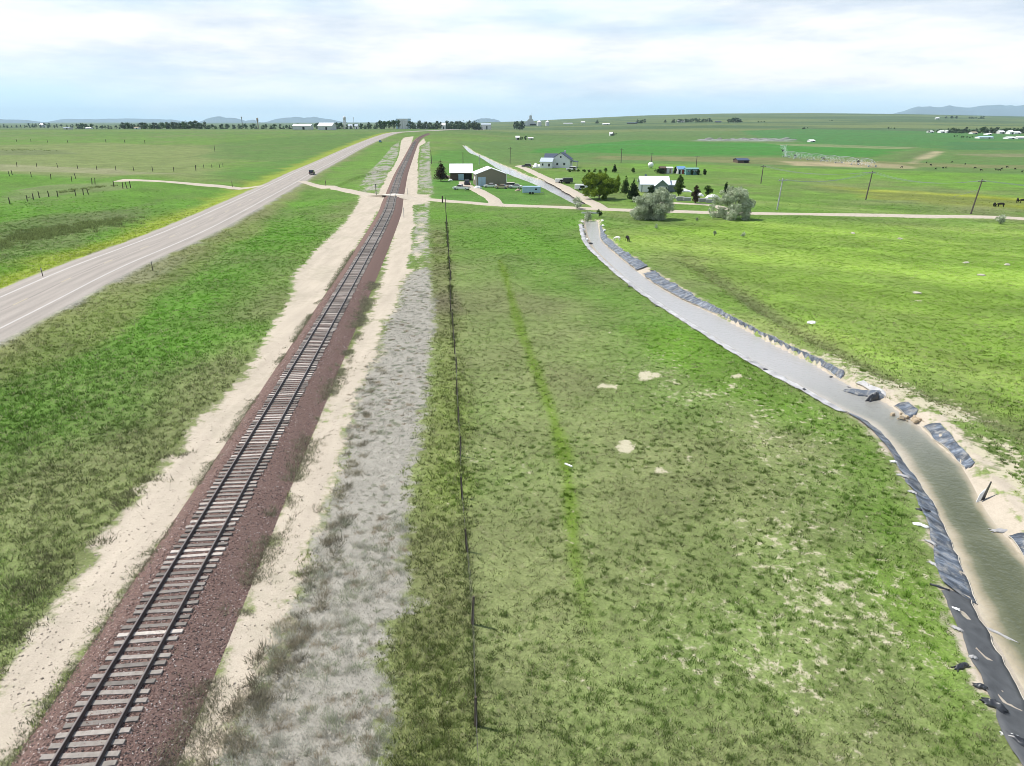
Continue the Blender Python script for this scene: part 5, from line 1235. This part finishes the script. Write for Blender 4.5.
for yy in (2.4, 7.4): MB().box((12.4, yy, 1.45), (.18, .18, 2.7)).obj('porch_post', M_FRAME, b)
MB().box((5.9, 8.5, 7.2), (.7, .7, 1.2)).obj('chimney', M_CONC, b)
# pale roofed house
p, k = px_size(656, 192.4); W = 27 * k; b = thing('house', 'long low house with a pale metal roof and front gable among yard trees', 'house', p + Vector((0, 5, 0)), R(-4))
gable(b, W, 9.5, 2.5, 4.5, 'x', M_HWALL, M_PALER, off=(0, 0), over=.5)
gable(b, W * .42, 4.4, 2.5, 4.0, 'y', M_HWALL, M_PALER, off=(W * .2, -5.6), over=.45)
gable(b, 3.4, 6.0, 2.1, 3.1, 'x', M_HWALL, M_PALER, off=(W / 2 + 2.0, .3), over=.3)
MB().box((-W / 2 + 1.6, -4.78, 1.2), (2.6, .08, 2.2)).obj('garage_door', M_FRAME, b)
window(b, -W * .08, -4.79, 1.5, 1.2, 1.1); window(b, W * .2, -7.84, 1.5, 1.5, 1.2); window(b, W * .36, -7.84, 1.5, .7, 1.0)
MB().box((-W * .3, 1.0, 4.6), (.6, .6, 1.0)).obj('chimney', M_NAVY, b)
# trailer row buildings
def shed(px, py, wpx, h, D, label, wall_m, roof_m, name='shed', rz=0, cat='shed', axis='x', ridge=1.0):
    p, k = px_size(px, py); W = wpx * k; b = thing(name, label, cat, p + Vector((0, D / 2, 0)), rz); gable(b, W, D, h, h + ridge, axis, wall_m, roof_m, over=.2, th=.1); return b, W
b, W = shed(669.5, 173.5, 6.0, 2.3, 3.0, 'white curved tank trailer between dark trees in the trailer row', M_WWALL, M_WROOF, 'trailer', 0, 'trailer', ridge=.3); door(b, .3, -1.53, .2, .8, 1.8, M_TAN)
b, W = shed(681.5, 174, 7.5, 2.0, 5, 'small blue roofed shed with a white and red front in the trailer row', M_WWALL, M_BROOF); door(b, W * .2, -2.53, .05, W * .3, 1.7, M_RED); door(b, -W * .25, -2.53, .05, W * .2, 1.6, M_DARKIN, name='open_bay')
b, W = shed(692, 174.8, 12.5, 2.4, 3.4, 'long teal trailer at the right end of the trailer row', M_TEAL, M_TEAL, 'mobile_home', 0, 'trailer', ridge=.3); window(b, -W * .3, -1.73, 1.5, .8, .7); window(b, W * .25, -1.73, 1.5, .8, .7); door(b, 0, -1.73, .2, .8, 1.8, M_FRAME)
b, W = shed(663, 173.6, 5.5, 2.2, 4, 'dark brown shed at the left of the trailer row', M_BWALL, M_BWALL, ridge=.6); door(b, 0, -2.03, .05, 1, 1.8, M_DARKIN)
# white round tank
p, k = px_size(650.5, 168.2); b = thing('tank', 'small white spherical tank standing alone in the field', 'tank', p)
MB().lathe([(.05, .35), (.8, .5), (1.25, 1.0), (1.4, 1.6), (1.2, 2.2), (.7, 2.7), (.1, 2.85)], 14).obj('vessel', M_FRAME, b, True)
for s_ in (-1, 1): MB().box((s_ * .7, 0, .25), (.18, 1.0, .6)).obj('leg', M_STEEL, b)
# far buildings ---------------------------------------------------------------
def far_building(px, D, wpx, ytop, label, wall_m, roof_m, name='shed', cat='shed', depth=20, ratio=.65, axis='x', group=None):
    p = far(px, D); k = mpp(p.x, p.y, p.z); W = wpx * k; h = max(3, top_h(p, ytop)); b = thing(name, label, cat, p, 0, group)
    gable(b, W, depth, h * ratio, h, axis, wall_m, roof_m, over=.4, th=.3); door(b, W * .1, -depth / 2 - .05, .05, max(1.5, W * .12), h * ratio * .7, M_DARKIN); return b
far_building(328, 1020, 14, 122.9, 'large white metal shed on the crest left of the water tower', M_CONC, M_WROOF, depth=26, ratio=.55)
far_building(304, 1040, 18, 124.2, 'long low white shed with an open dark end on the crest', M_CONC, M_WROOF, depth=14, ratio=.7)
far_building(139, 1100, 4, 127.0, 'tiny pale house among the trees of the long row', M_WWALL, M_TAN, 'house', 'house', 9)
far_building(90, 1400, 5, 127.4, 'tiny white house right of the dense far tree clump', M_WWALL, M_WROOF, 'house', 'house', 9)
far_building(43, 2850, 4, 123.4, 'hazy white house in the far left farmstead', M_WWALL, M_WROOF, 'house', 'house', 12)
far_building(70, 1050, 6, 128.0, 'low pale shed on the left crest under the dense clump', M_CONC, M_GROOF, depth=9, ratio=.8)
far_building(443.5, 1350, 4.5, 123.0, 'small white house in front of the dark shelterbelt', M_WWALL, M_WROOF, 'house', 'house', 10)
far_building(486, 1800, 10, 123.4, 'long pale shed at the right end of the shelterbelt', M_CONC, M_GROOF, depth=16, ratio=.8)
for i, (px, wq) in enumerate(((309, 3), (351, 4), (357, 3), (418, 3), (425, 3))): far_building(px, 1450, wq, 124.0, 'tiny pale house among the town trees', M_WWALL, M_GROOF, 'house', 'house', 9, group='tiny town houses')
# elevator with vertical silos, left
p = far(404, 2200); k = mpp(p.x, p.y, p.z); b = thing('grain_elevator', 'pale slab sided grain elevator above the town trees, with a flat headhouse', 'grain elevator', p); H = top_h(p, 118.6)
for i in range(5): MB().lathe([(4.4, 0), (4.4, H * .84), (.3, H * .86)], 14, ((i - 2) * 8.2, 0, 0)).obj('silo', M_CONC, b, False)
MB().box((0, 0, H * .93), (44, 7, H * .13)).obj('headhouse', M_CONC, b); MB().box((17, -1, H * .5), (5, 12, H)).obj('lift_tower', M_BLUE, b); MB().box((-20, -1, H * .47), (4, 12, H * .94)).obj('lift_tower', M_BLUE, b)
# pointed elevator and round bins
p = hit(530.5, 125.6); H = top_h(p, 113.8); k = mpp(p.x, p.y, p.z); b = thing('grain_elevator', 'pale pointed grain elevator with a thin mast standing beside two round bins', 'grain elevator', p)
gable(b, 5.2 * k, 10, H * .50, H * .68, 'y', M_CONC, M_WROOF, over=.3); MB().box((0, 0, H * .72), (2.6 * k, 5, H * .22)).obj('headhouse', M_CONC, b)
MB().prism([(-1.5 * k, H * .83), (1.5 * k, H * .83), (0, H * .90)], -3, 3).obj('headhouse_roof', M_WROOF, b); MB().tube((1.2 * k, 0, H * .8), (1.2 * k, 0, H * 1.12), .5, .3, 6).obj('mast', M_STEEL, b)
MB().prism([(-7 * k, 0), (-2.6 * k, 0), (-2.6 * k, H * .48), (-4.2 * k, H * .36), (-7 * k, H * .16)], -7, 7).obj('annex', M_CONC, b)
MB().prism([(2.6 * k, 0), (6.5 * k, 0), (6.5 * k, H * .14), (4.2 * k, H * .3), (2.6 * k, H * .46)], -7, 7).obj('annex', M_CONC, b); MB().box((2.6 * k, -7.4, H * .08), (6 * k, 2, H * .14)).obj('dark_bay', M_DARKIN, b)
for px, lb, wq in ((539.2, 'round pale grain bin with cone roof nearest the pointed elevator', 4.6), (547.3, 'round white grain bin with cone roof standing apart on the right', 3.8)):
    p = hit(px, 125.8); H = top_h(p, 120.3); k = mpp(p.x, p.y, p.z); r_ = wq / 2 * k; b = thing('grain_bin', lb, 'grain bin', p)
    MB().lathe([(r_, 0), (r_, H * .68)], 18).obj('bin_wall', M_CONC, b); MB().lathe([(r_ * 1.04, H * .685), (r_ * .15, H * .97), (.1, H)], 18).obj('cone_roof', M_WROOF, b)
# water tower
p = far(345.5, 1500); H = top_h(p, 116.2); k = mpp(p.x, p.y, p.z); b = thing('water_tower', 'pale water tower on thin legs above the town', 'water tower', p); r_ = 1.5 * k
MB().lathe([(.3, H * .72), (r_ * .8, H * .76), (r_, H * .82), (r_, H * .90), (r_ * .7, H * .97), (.2, H)], 14).obj('water_bowl', M_CONC, b, True)
for i in range(4):
    a = math.pi / 4 + i * math.pi / 2; MB().tube((r_ * 1.0 * math.cos(a), r_ * 1.0 * math.sin(a), 0), (r_ * .8 * math.cos(a), r_ * .8 * math.sin(a), H * .8), .45, .4, 6).obj('leg', M_CONC, b)
MB().tube((0, 0, 0), (0, 0, H * .74), .6, .6, 8).obj('riser', M_CONC, b)
def mast(px, D, ytop, r, label, m, bulb=False):
    p = far(px, D); H = top_h(p, ytop); b = thing('mast', label, 'mast', p); MB().tube((0, 0, 0), (0, 0, H), r, r * .7, 8).obj('shaft', m, b)
    if bulb: MB().lathe([(r, H * .7), (r * 1.6, H * .76), (r * 1.6, H * .96), (r * .4, H)], 10).obj('head', m, b)
    else: MB().box((0, 0, H * .94), (r * 3, r * 2, r * 4)).obj('head', m, b)
mast(243.3, 1600, 116.8, .7, 'thin tall mast left of the pair before the mountains', M_POLE)
mast(258.8, 1600, 117.8, 1.3, 'thicker brown tower right of the thin mast before the mountains', M_TAN, True)
mast(354.5, 1600, 117.2, .4, 'thin mast just right of the water tower', M_STEEL)
# farm on the right
for i, (px, py, wq, yt, lb) in enumerate([(930, 132.6, 4, 130.8, 'leftmost small white house of the big right hand farm'), (941, 132.8, 4, 130.6, 'pale shed second from the left of the big farm'), (946.5, 132.8, 4, 130.6, 'pale shed third from the left of the big farm'), (973, 134, 5, 131.8, 'tan roofed shed in the middle of the big farm'), (987.5, 135, 4, 133.4, 'small white shed below the middle of the big farm'), (992, 132.6, 5, 130.6, 'white shed with a dark front right of the grove'), (1000, 133.6, 5, 130.8, 'white barn in front of the thick grove'), (1009.5, 134.2, 4, 130.6, 'tall white building near the right end of the big farm'), (1015.5, 134, 6.5, 131.6, 'long white shed at the right end of the big farm'), (1020, 138.8, 10, 136.6, 'long white striped greenhouse at the right edge'), (1009, 138.9, 7, 138.0, 'low bright white slab left of the striped greenhouse'), (984, 138.4, 14, 136.8, 'long pale blue low shed in front of the big farm')]):
    p, k = px_size(px, py); H = max(2.5, (py - yt) * k * 1.0); b = thing('farm_building', lb, 'farm building', p); gable(b, wq * k, 10, H * .6, H, 'x', M_WWALL if i % 3 else M_CONC, M_BLUE if i == 11 else M_WROOF if i != 3 else M_TAN, over=.3)
    door(b, wq * k * .2, -5.04, .05, 2.2, H * .45, M_DARKIN)
for px, py, wq, yt, lb in ((937, 119.3, 3.5, 117.5, 'white speck of a house on the right skyline'), (583, 123.2, 4, 121.6, 'small white building on the far slope right of the bins'), (568, 124, 9, 123.0, 'long pale low shed on the far slope beside the bins'), (606, 124.6, 7, 123.4, 'low pale house right of the lone far tree'), (632, 123.8, 10, 122.6, 'low tan house below the dark far clump'), (681, 122.4, 7, 120.6, 'pale roofed house in the ridge farm grove'), (718, 122.4, 6, 121.2, 'tan house between the ridge farm and the dark clumps'), (611, 135.6, 3.2, 132.4, 'small pale grey hut in the far green field'), (517.5, 139.6, 3.5, 136.2, 'pale house of the lone field homestead'), (530.5, 139.4, 5, 137.4, 'pale grey shed of the lone field homestead'), (811, 142, 4.5, 139.8, 'small pale hut by the gravel strip in the green field'), (741, 162.5, 11, 160.2, 'dark low shed on the brown line in the fields')):
    p, k = px_size(px, py); H = max(2.2, (py - yt) * k); b = thing('farm_building', lb, 'farm building', p); dk = 'dark' in lb; gable(b, wq * k, 9, H * .6, H, 'x', M_BWALL if dk else M_CONC, M_NAVY if dk else (M_TAN if 'tan' in lb else M_WROOF), over=.3)
    door(b, wq * k * .2, -4.54, .05, 2.0, H * .45, M_DARKIN)
M_PILE = mat('stockpile_gravel', (.22, .22, .21), .95, .3, .4)
# rows of grey stockpiles on the gravel strip
for i in range(26):
    px = 703 + i * 3.6 + rnd.uniform(-1, 1); py = 140.2 - (i % 3) * .7 + rnd.uniform(-.3, .3); p = hit(px, py); k = mpp(p.x, p.y, p.z); m = MB(); r_ = rnd.uniform(2.5, 6)
    m.lathe([(r_, -.2), (r_ * .72, 1.0), (r_ * .35, 1.9), (.1, 2.3)], 9); o = m.obj('stockpile', M_PILE, None, True); o.location = p; o.scale = (1.2, 1, rnd.uniform(.25, .6))
    tag(o, 'grey stockpile in the long row on the pale strip across the green field', 'stockpile', 'grey stockpiles in the green field')

# ------------------------------------------------------------------ vehicles
M_TYRE = mat('tyre', (.02, .02, .02), .9, .1, 5)
M_GLASS = mat('car_glass', (.02, .025, .03), .08, .05, 2, spec=.8)
M_LAMP = mat('lamp_lens', (.75, .75, .72), .2, .05, 2, spec=.7)
M_TAIL = mat('tail_lens', (.35, .01, .01), .25, .05, 2, spec=.7)
PAINT = {}
def paint(c):
    if c not in PAINT:
        PAINT[c] = mat('paint_' + c, {'black': (.016, .016, .018), 'blue': (.03, .17, .36), 'white': (.72, .72, .71), 'tan': (.42, .34, .23), 'dark': (.05, .05, .055), 'silver': (.42, .43, .44), 'red': (.32, .03, .03), 'cream': (.6, .55, .44)}[c], .3, .06, 2, spec=.5)
    return PAINT[c]
def car(label, p, rz, colour, kind='suv', cat='car', group=None):
    name = {'suv': 'parked_car', 'sedan': 'parked_car', 'pickup': 'pickup_truck'}[kind]
    t = thing(name, label, cat, p, rz, group); m = paint(colour)    # nose towards +y
    L, Wd = {'suv': (4.8, 1.95), 'sedan': (4.6, 1.8), 'pickup': (5.6, 1.95)}[kind]; h = L / 2
    low = {'suv': [(-h, .38), (-h + .1, .95), (h - 1.3, 1.05), (h - .15, .92), (h, .70), (h - .05, .36)], 'sedan': [(-h, .36), (-h + .06, .88), (-h + .9, .95), (h - 1.3, .95), (h - .12, .78), (h, .6), (h - .05, .34)], 'pickup': [(-h, .5), (-h, 1.05), (h - 1.35, 1.12), (h - .1, .98), (h, .75), (h - .05, .45)]}[kind]
    MB().prism(low, -Wd / 2, Wd / 2, 'x').obj('body', m, t, False, .06)
    cab = {'suv': [(-h + .12, .95), (h - 1.25, 1.04), (h - 1.95, 1.62), (-h + .35, 1.66)], 'sedan': [(-h + .75, .93), (h - 1.2, .94), (h - 2.0, 1.38), (-h + 1.4, 1.40)], 'pickup': [(-.35, 1.06), (h - 1.25, 1.1), (h - 1.95, 1.72), (-.1, 1.74)]}[kind]
    MB().prism(cab, -Wd / 2 + .12, Wd / 2 - .12, 'x').obj('window', M_GLASS, t, False, .05)
    a, b = cab[3], cab[2]; MB().box((0, (a[0] + b[0]) / 2, a[1] + .015), (Wd - .3, b[0] - a[0] + .08, .07)).obj('roof', m, t, False, .02)
    if kind == 'pickup': MB().box((0, -h / 2 - .25, 1.075), (Wd - .35, h - .5, .06)).obj('cargo_bed', M_DARKIN, t)
    for sx in (-1, 1):
        for y in (-h + .85, h - .9):
            w_ = MB().tube((sx * (Wd / 2 - .2), y, .34), (sx * (Wd / 2 + .02), y, .34), .34, .34, 14).obj('wheel', M_TYRE, t); MB().tube((sx * (Wd / 2 + .02), y, .34), (sx * (Wd / 2 + .035), y, .34), .2, .2, 10).obj('rim', M_STEEL, w_)
        MB().box((sx * (Wd / 2 - .28), h - .05, .74), (.36, .1, .16)).obj('headlight', M_LAMP, t); MB().box((sx * (Wd / 2 - .2), -h + .03, .85), (.26, .1, .22)).obj('taillight', M_TAIL, t)
    return t
RH = lambda px, py: (lambda p: math.atan2(*(lambda v: (-(v[0]), v[1]))(ROAD[min(len(ROAD) - 1, int(np.argmin(np.abs(ROAD[:, 1] - p.y))) + 3)] - ROAD[int(np.argmin(np.abs(ROAD[:, 1] - p.y)))])))(hit(px, py))
p = hit(312, 174.6); p.z += .16; car('black car driving on the highway just past the gravel junction', p, RH(312, 174), 'black')
p = hit(380.3, 142.4); p.z += .16; c_ = car('bright blue car far along the highway near the bend', p, RH(380, 142), 'blue', 'sedan'); c_.scale = (1.15,) * 3
car('white pickup with dark bed parked at the end of the barn driveway', hit(461.5, 190), 1.2, 'white', 'pickup', 'pickup')
car('dark car parked in front of the open bay of the white roofed barn', hit(467, 184.8), .1, 'black')
car('white car at the left of the junk car line by the grey barn', hit(490.5, 187.5), 1.5, 'white', 'sedan')
car('tan old car in the middle of the junk car line by the grey barn', hit(501.5, 188.6), 1.3, 'tan', 'sedan')
car('cream car third in the junk car line by the grey barn', hit(508.3, 187.6), 1.7, 'cream', 'suv')
car('white car at the right end of the junk car line by the grey barn', hit(515.5, 188.4), 1.4, 'white', 'sedan')
car('dark car in the second row directly against the grey barn wall', hit(497, 185.3), 1.6, 'dark', 'sedan')
crumple('scrap_heap', 'pale heap of scrap left of the junk cars at the blue barn door', 'scrap heap', 478, 188.3, 2.6, 1.5, .9, M_WHITEP, .3, 61)
crumple('scrap_heap', 'pale tarped heap on the slope behind the junk cars', 'scrap heap', 491, 183.6, 2.2, 1.4, 1.3, M_WHITEP, .1, 62)
crumple('scrap_heap', 'tan low scrap heap at the right end of the junk cars', 'scrap heap', 518, 191, 1.9, 1.2, .7, M_TAN, .1, 63)
crumple('scrap_heap', 'pale rubbish between the dark juniper and the white roofed barn', 'scrap heap', 447.5, 178.5, 2.4, 1.6, 1.2, M_TAN, .1, 64)
crumple('scrap_heap', 'white rubbish at the foot of the white roofed barn', 'scrap heap', 450.5, 180.5, 1.6, 1.0, .6, M_WHITEP, .1, 65)
def trailer(label, px, py, L, Wd, H, m, rz=0, cat='trailer', wheels=2, dark=False):
    t = thing('trailer', label, cat, hit(px, py), rz)
    MB().box((0, 0, H / 2 + .45), (L, Wd, H)).obj('body', m, t, False, .12)
    MB().box((0, 0, .42), (L * .96, Wd * .8, .14)).obj('chassis', M_DARKIN, t); MB().tube((L / 2, 0, .45), (L / 2 + 1.0, 0, .45), .06, .06, 6).obj('hitch', M_STEEL, t)
    for s_ in (-1, 1):
        for q in range(wheels): MB().tube((-.4 + q * .8, s_ * (Wd / 2 - .22), .36), (-.4 + q * .8, s_ * (Wd / 2 + .02), .36), .36, .36, 12).obj('wheel', M_TYRE, t)
    if dark: MB().box((L * .1, -Wd / 2 - .01, H * .6 + .3), (L * .35, .06, H * .45)).obj('open_side', M_DARKIN, t)
    else: MB().box((L * .25, -Wd / 2 - .01, H * .6 + .4), (.7, .06, .45)).obj('window', M_GLASS, t)
    return t
trailer('long pale blue box trailer on the grass right of the grey barn', 531.5, 194.0, 5.6, 2.2, 1.9, M_BLUE, -.05)
trailer('white camper with a dark open side beside the farm lane', 581, 190.3, 4.2, 2.0, 1.5, M_WHITEP, -.1, 'camper', dark=True)
trailer('white flat trailer with dark load right of the farm lane bend', 560.5, 183.2, 4.0, 2.0, 1.1, M_WHITEP, -.05, dark=True)
trailer('dark trailer next to the white flat one by the farm lane', 567.5, 183.4, 3.6, 2.0, 1.5, paint('dark'), .1)
car('white van shaped car parked on the lawn right of the navy roofed house', hit(571.5, 170.4), 1.2, 'white', 'suv')
crumple('tarp_pile', 'white tarped pile left of the navy roofed house', 'tarp pile', 537, 168, 4.0, 2.2, 2.2, M_WHITEP, 0, 71)
car('dark car parked left of the white tarped pile by the farmhouse', hit(526.5, 167.3), 1.4, 'dark', 'suv')
for i, (px, py, L, lb) in enumerate(((685, 192, 3.8, 'leftmost long white tarp behind the house yard'), (699.5, 196, 2.2, 'small white tarp behind the slim brownish tree'), (712.5, 198, 3.6, 'rightmost long white tarp near the spiky silver bush'))):
    crumple('tarp_pile', lb, 'tarp pile', px, py, L, 1.6, 1.0, M_WHITEP, -.2, 80 + i)
M_GREYP = mat('grey_planks', (.40, .40, .38), .9, .25, 3)
for i, (px, py, L, lb) in enumerate(((672, 198.5, 1.9, 'grey timber stack nearest the house gable'), (680, 200.5, 2.2, 'grey timber stack in the middle of the yard'), (687, 201, 2.0, 'grey timber stack left of the slim brownish tree'), (703, 202, 2.6, 'grey timber stack right of the slim brownish tree'), (711, 203, 2.6, 'grey timber stack nearest the spiky silver bush'))):
    t = thing('timber_stack', lb, 'timber stack', hit(px, py), rnd.uniform(-.3, .1))
    for j in range(4): MB().box((rnd.uniform(-.15, .15), 0, .14 + j * .26), (L, 1.1, .2), rz=rnd.uniform(-.06, .06)).obj('plank_layer', M_GREYP, t)
# white pipe lying on the pasture
pp = hit(565, 464.5); qq = hit(572, 467.5); o = MB().tube((0, 0, .07), qq - pp + Vector((0, 0, .07)), .065, .065, 10).obj('pipe', M_WHITEP); o.location = pp; tag(o, 'short white pipe lying on the pasture beside the green path', 'pipe')
M_ROCK = mat('pale_fieldstone', (.42, .39, .32), .9, .25, 3)
# pale stones and blocks in the right pasture
for i, (px, py) in enumerate(((811, 323), (1007, 265), (981, 275.5), (917, 293.5), (900, 239), (853, 233.5), (966, 263))):
    o = MB().ell((0, 0, .05), (.6, .4, .18), 9, 6, .4).obj('pale_rock', M_WHITEP if i == 0 else M_ROCK); o.location = hit(px, py); o.rotation_euler = (0, 0, rnd.random() * 3)
    tag(o, 'bright white block in the grass beside the right hand ditch' if i == 0 else 'pale flat rock lying in the far right pasture', 'rock', None if i == 0 else 'pale rocks in the right pasture')

# ------------------------------------------------------------------ irrigation pivot
pa, pb = hit(786, 157.6), hit(872, 167.4); tv_ = thing('irrigation_pivot', 'long pale irrigation pivot spraying water over the emerald field', 'irrigation pivot', pa); d = pb - pa; nseg = 6
m = MB()
for i in range(nseg):
    a = d * (i / nseg) + Vector((0, 0, 3.4)); b = d * ((i + 1) / nseg) + Vector((0, 0, 3.4)); q = 5
    for j in range(q):
        u_, v_ = a.lerp(b, j / q), a.lerp(b, (j + 1) / q); h0, h1 = .5 * math.sin(math.pi * j / q), .5 * math.sin(math.pi * (j + 1) / q)
        m.tube(u_ + Vector((0, 0, h0)), v_ + Vector((0, 0, h1)), .10, .10, 6, False)
        if j: m.tube(u_ + Vector((0, 0, h0)), u_ + Vector((0, 0, -.2)), .05, .05, 4, False)
    m.tube(a + Vector((0, 0, -.2)), b + Vector((0, 0, -.2)), .06, .06, 5, False)
m.obj('pipe_truss', M_STEEL, tv_)
dn = d.normalized(); sd_ = Vector((-dn.y, dn.x, 0))
for i in range(nseg + 1):
    c_ = d * (i / nseg); tw = MB()
    for s_ in (-1, 1): tw.tube(c_ + sd_ * 0 + Vector((0, 0, 3.3)), c_ + dn * 0 + sd_ * s_ * 1.8 + Vector((0, 0, .6)), .07, .07, 5)
    tw.tube(c_ + sd_ * 1.8 + Vector((0, 0, .6)), c_ - sd_ * 1.8 + Vector((0, 0, .6)), .07, .07, 5); to = tw.obj('tower', M_STEEL, tv_)
    for s_ in (-1, 1): MB().tube(c_ + sd_ * s_ * 1.8 - dn * .15 + Vector((0, 0, .6)), c_ + sd_ * s_ * 1.8 + dn * .15 + Vector((0, 0, .6)), .42, .42, 12).obj('wheel', M_STEEL, to)
n = 1500; M_SPRAY = leafmat('water_drops', (.7, .75, .78), (.85, .88, .9), scale=.4, trans=.5)
q = rng.random(n); e = rng.random(n); base_ = np.array([[pa.x, pa.y, pa.z]]) * 0 + np.outer(q ** 1.0, np.array(d)); V = base_ + np.stack([rng.normal(0, 2.0, n), rng.normal(0, 2.0, n), 2.9 * rng.random(n) ** .6], 1)
k1 = int(n * .25); V[:k1] = np.stack([-rng.random(k1) * 4 - .2, rng.normal(0, 1.2, k1), rng.random(k1) * 7 + .5], 1); V[:k1, 0] *= V[:k1, 2] / 7
a = rng.normal(size=(n, 3)) * .10; c_ = rng.normal(size=(n, 3)) * .10
sp = bpy.data.objects.new('spray', np_mesh('spray', np.stack([V - a, V - c_, V + a, V + c_], 1).reshape(-1, 3), np.arange(n * 4).reshape(-1, 4), M_SPRAY)); C.objects.link(sp); sp.parent = tv_

# ------------------------------------------------------------------ cattle
M_COWB = mat('black_hide', (.014, .012, .011), .8, .3, 3, spec=.15); M_COWW = mat('white_hide', (.72, .70, .66), .85, .1, 3)
def cow_mesh(graze=False, m=M_COWB):
    """one skinned body: trunk, neck, head, four jointed legs, tail (length 2.2 m along x)"""
    V, E, Rr = [], [], []
    def add(p, r, par=None):
        V.append(p); Rr.append(r)
        if par is not None: E.append((par, len(V) - 1))
        return len(V) - 1
    a = add((-.85, 0, 1.12), .28); b = add((-.35, 0, 1.08), .36, a); c = add((.2, 0, 1.06), .38, b); e = add((.68, 0, 1.12), .31, c)
    if graze: n1 = add((1.0, 0, .95), .18, e); n2 = add((1.25, 0, .55), .14, n1); h1 = add((1.38, 0, .30), .13, n2); add((1.45, 0, .08), .08, h1)
    else: n1 = add((.98, 0, 1.32), .19, e); n2 = add((1.18, 0, 1.48), .15, n1); h1 = add((1.38, 0, 1.45), .13, n2); add((1.62, 0, 1.30), .085, h1)
    for s_ in (-1, 1): add((V[n2][0] - .02, s_ * .24, V[n2][2] + .05), .035, n2)
    for s_ in (-1, 1):
        k = add((-.80, s_ * .20, .80), .17, a); k2 = add((-.70, s_ * .20, .62), .11, k); k3 = add((-.90, s_ * .20, .40), .065, k2); k4 = add((-.88, s_ * .20, .03), .06, k3)
        f = add((.58, s_ * .19, .76), .14, e); f2 = add((.60, s_ * .19, .42), .075, f); add((.60, s_ * .19, .03), .06, f2)
    t1 = add((-1.08, 0, 1.10), .05, a); add((-1.14, 0, .55), .04, t1)
    me = bpy.data.meshes.new('cow_body'); me.from_pydata(V, E, []); o = bpy.data.objects.new('cow', me); C.objects.link(o)
    md = o.modifiers.new('skin', 'SKIN'); 
    for i, r in enumerate(Rr): me.skin_vertices[0].data[i].radius = (r, r)
    me.skin_vertices[0].data[1].use_root = True; md.use_smooth_shade = True
    sb = o.modifiers.new('sub', 'SUBSURF'); sb.levels = sb.render_levels = 1
    dg = bpy.context.evaluated_depsgraph_get(); dg.update(); ev = o.evaluated_get(dg); nm = bpy.data.meshes.new_from_object(ev)
    o.modifiers.clear(); o.data = nm; nm.materials.clear(); nm.materials.append(m); C.objects.unlink(o); return nm
CM = [cow_mesh(False), cow_mesh(True)]; CWH = cow_mesh(True, M_COWW); CBK = cow_mesh(True)
def cow(px, py, label, me, rz, group=None, s=1.0):
    o = bpy.data.objects.new('cow', me); C.objects.link(o); o.location = hit(px, py); o.rotation_euler = (0, 0, rz); o.scale = (s,) * 3; return tag(o, label, 'cow', group)
for px, py in ((930.7, 165.8), (926.5, 163.2), (935.5, 169.6), (943, 168.6), (945.7, 168.4), (952, 162.8), (965, 164.8), (975, 168.6), (996, 170.4), (999.3, 171), (1001.5, 169.6), (1007, 168), (1015, 169.6), (1022, 172.4), (901.6, 168), (981, 171)):
    cow(px, py, 'small black cow grazing in the far pale pasture at the right', CM[rnd.randrange(2)], rnd.choice([1.2, 1.9, 4.4, 5.0, .5]), 'far black cattle at the right', .56)
cow(994, 206.8, 'black cow right of the pole with the guy wire, left of its pair', CM[1], .9, None, .8); cow(1000.2, 207, 'black cow right of the pole with the guy wire, right of its pair', CM[1], 2.2, None, .8)
cow(1017, 202.8, 'black cow standing near the right edge of the lime field', CM[0], 1.0, None, .8); cow(1022.5, 203, 'black cow cut by the right edge of the picture', CM[1], 2.3, None, .8)
cow(617, 241, 'white calf standing on the grass by the canal bend', CWH, 2.4, None, .62); cow(627.5, 241.5, 'black calf facing the canal, right of the white calf', CBK, -1.45, None, .75)
for px, py in ((783, 152.2), (795, 157.5), (823, 160.5), (858, 163.6)):
    cow(px, py, 'dark cow beside the irrigation pivot', CM[0], rnd.random() * 6.28, 'dark cattle along the irrigation pivot', 1.2)
# culvert under the gravel road at the canal head
p = hit(591, 213.5); b = thing('culvert', 'low concrete culvert where the canal passes under the gravel road', 'culvert', p + Vector((0, 0, -.3)), 0)
MB().box((0, 0, .1), (4.6, .5, 1.1)).obj('headwall', M_CONC, b, False, .03); MB().tube((0, -.3, -.05), (0, -.24, -.05), .55, .55, 16).obj('pipe_mouth', M_DARKIN, b)
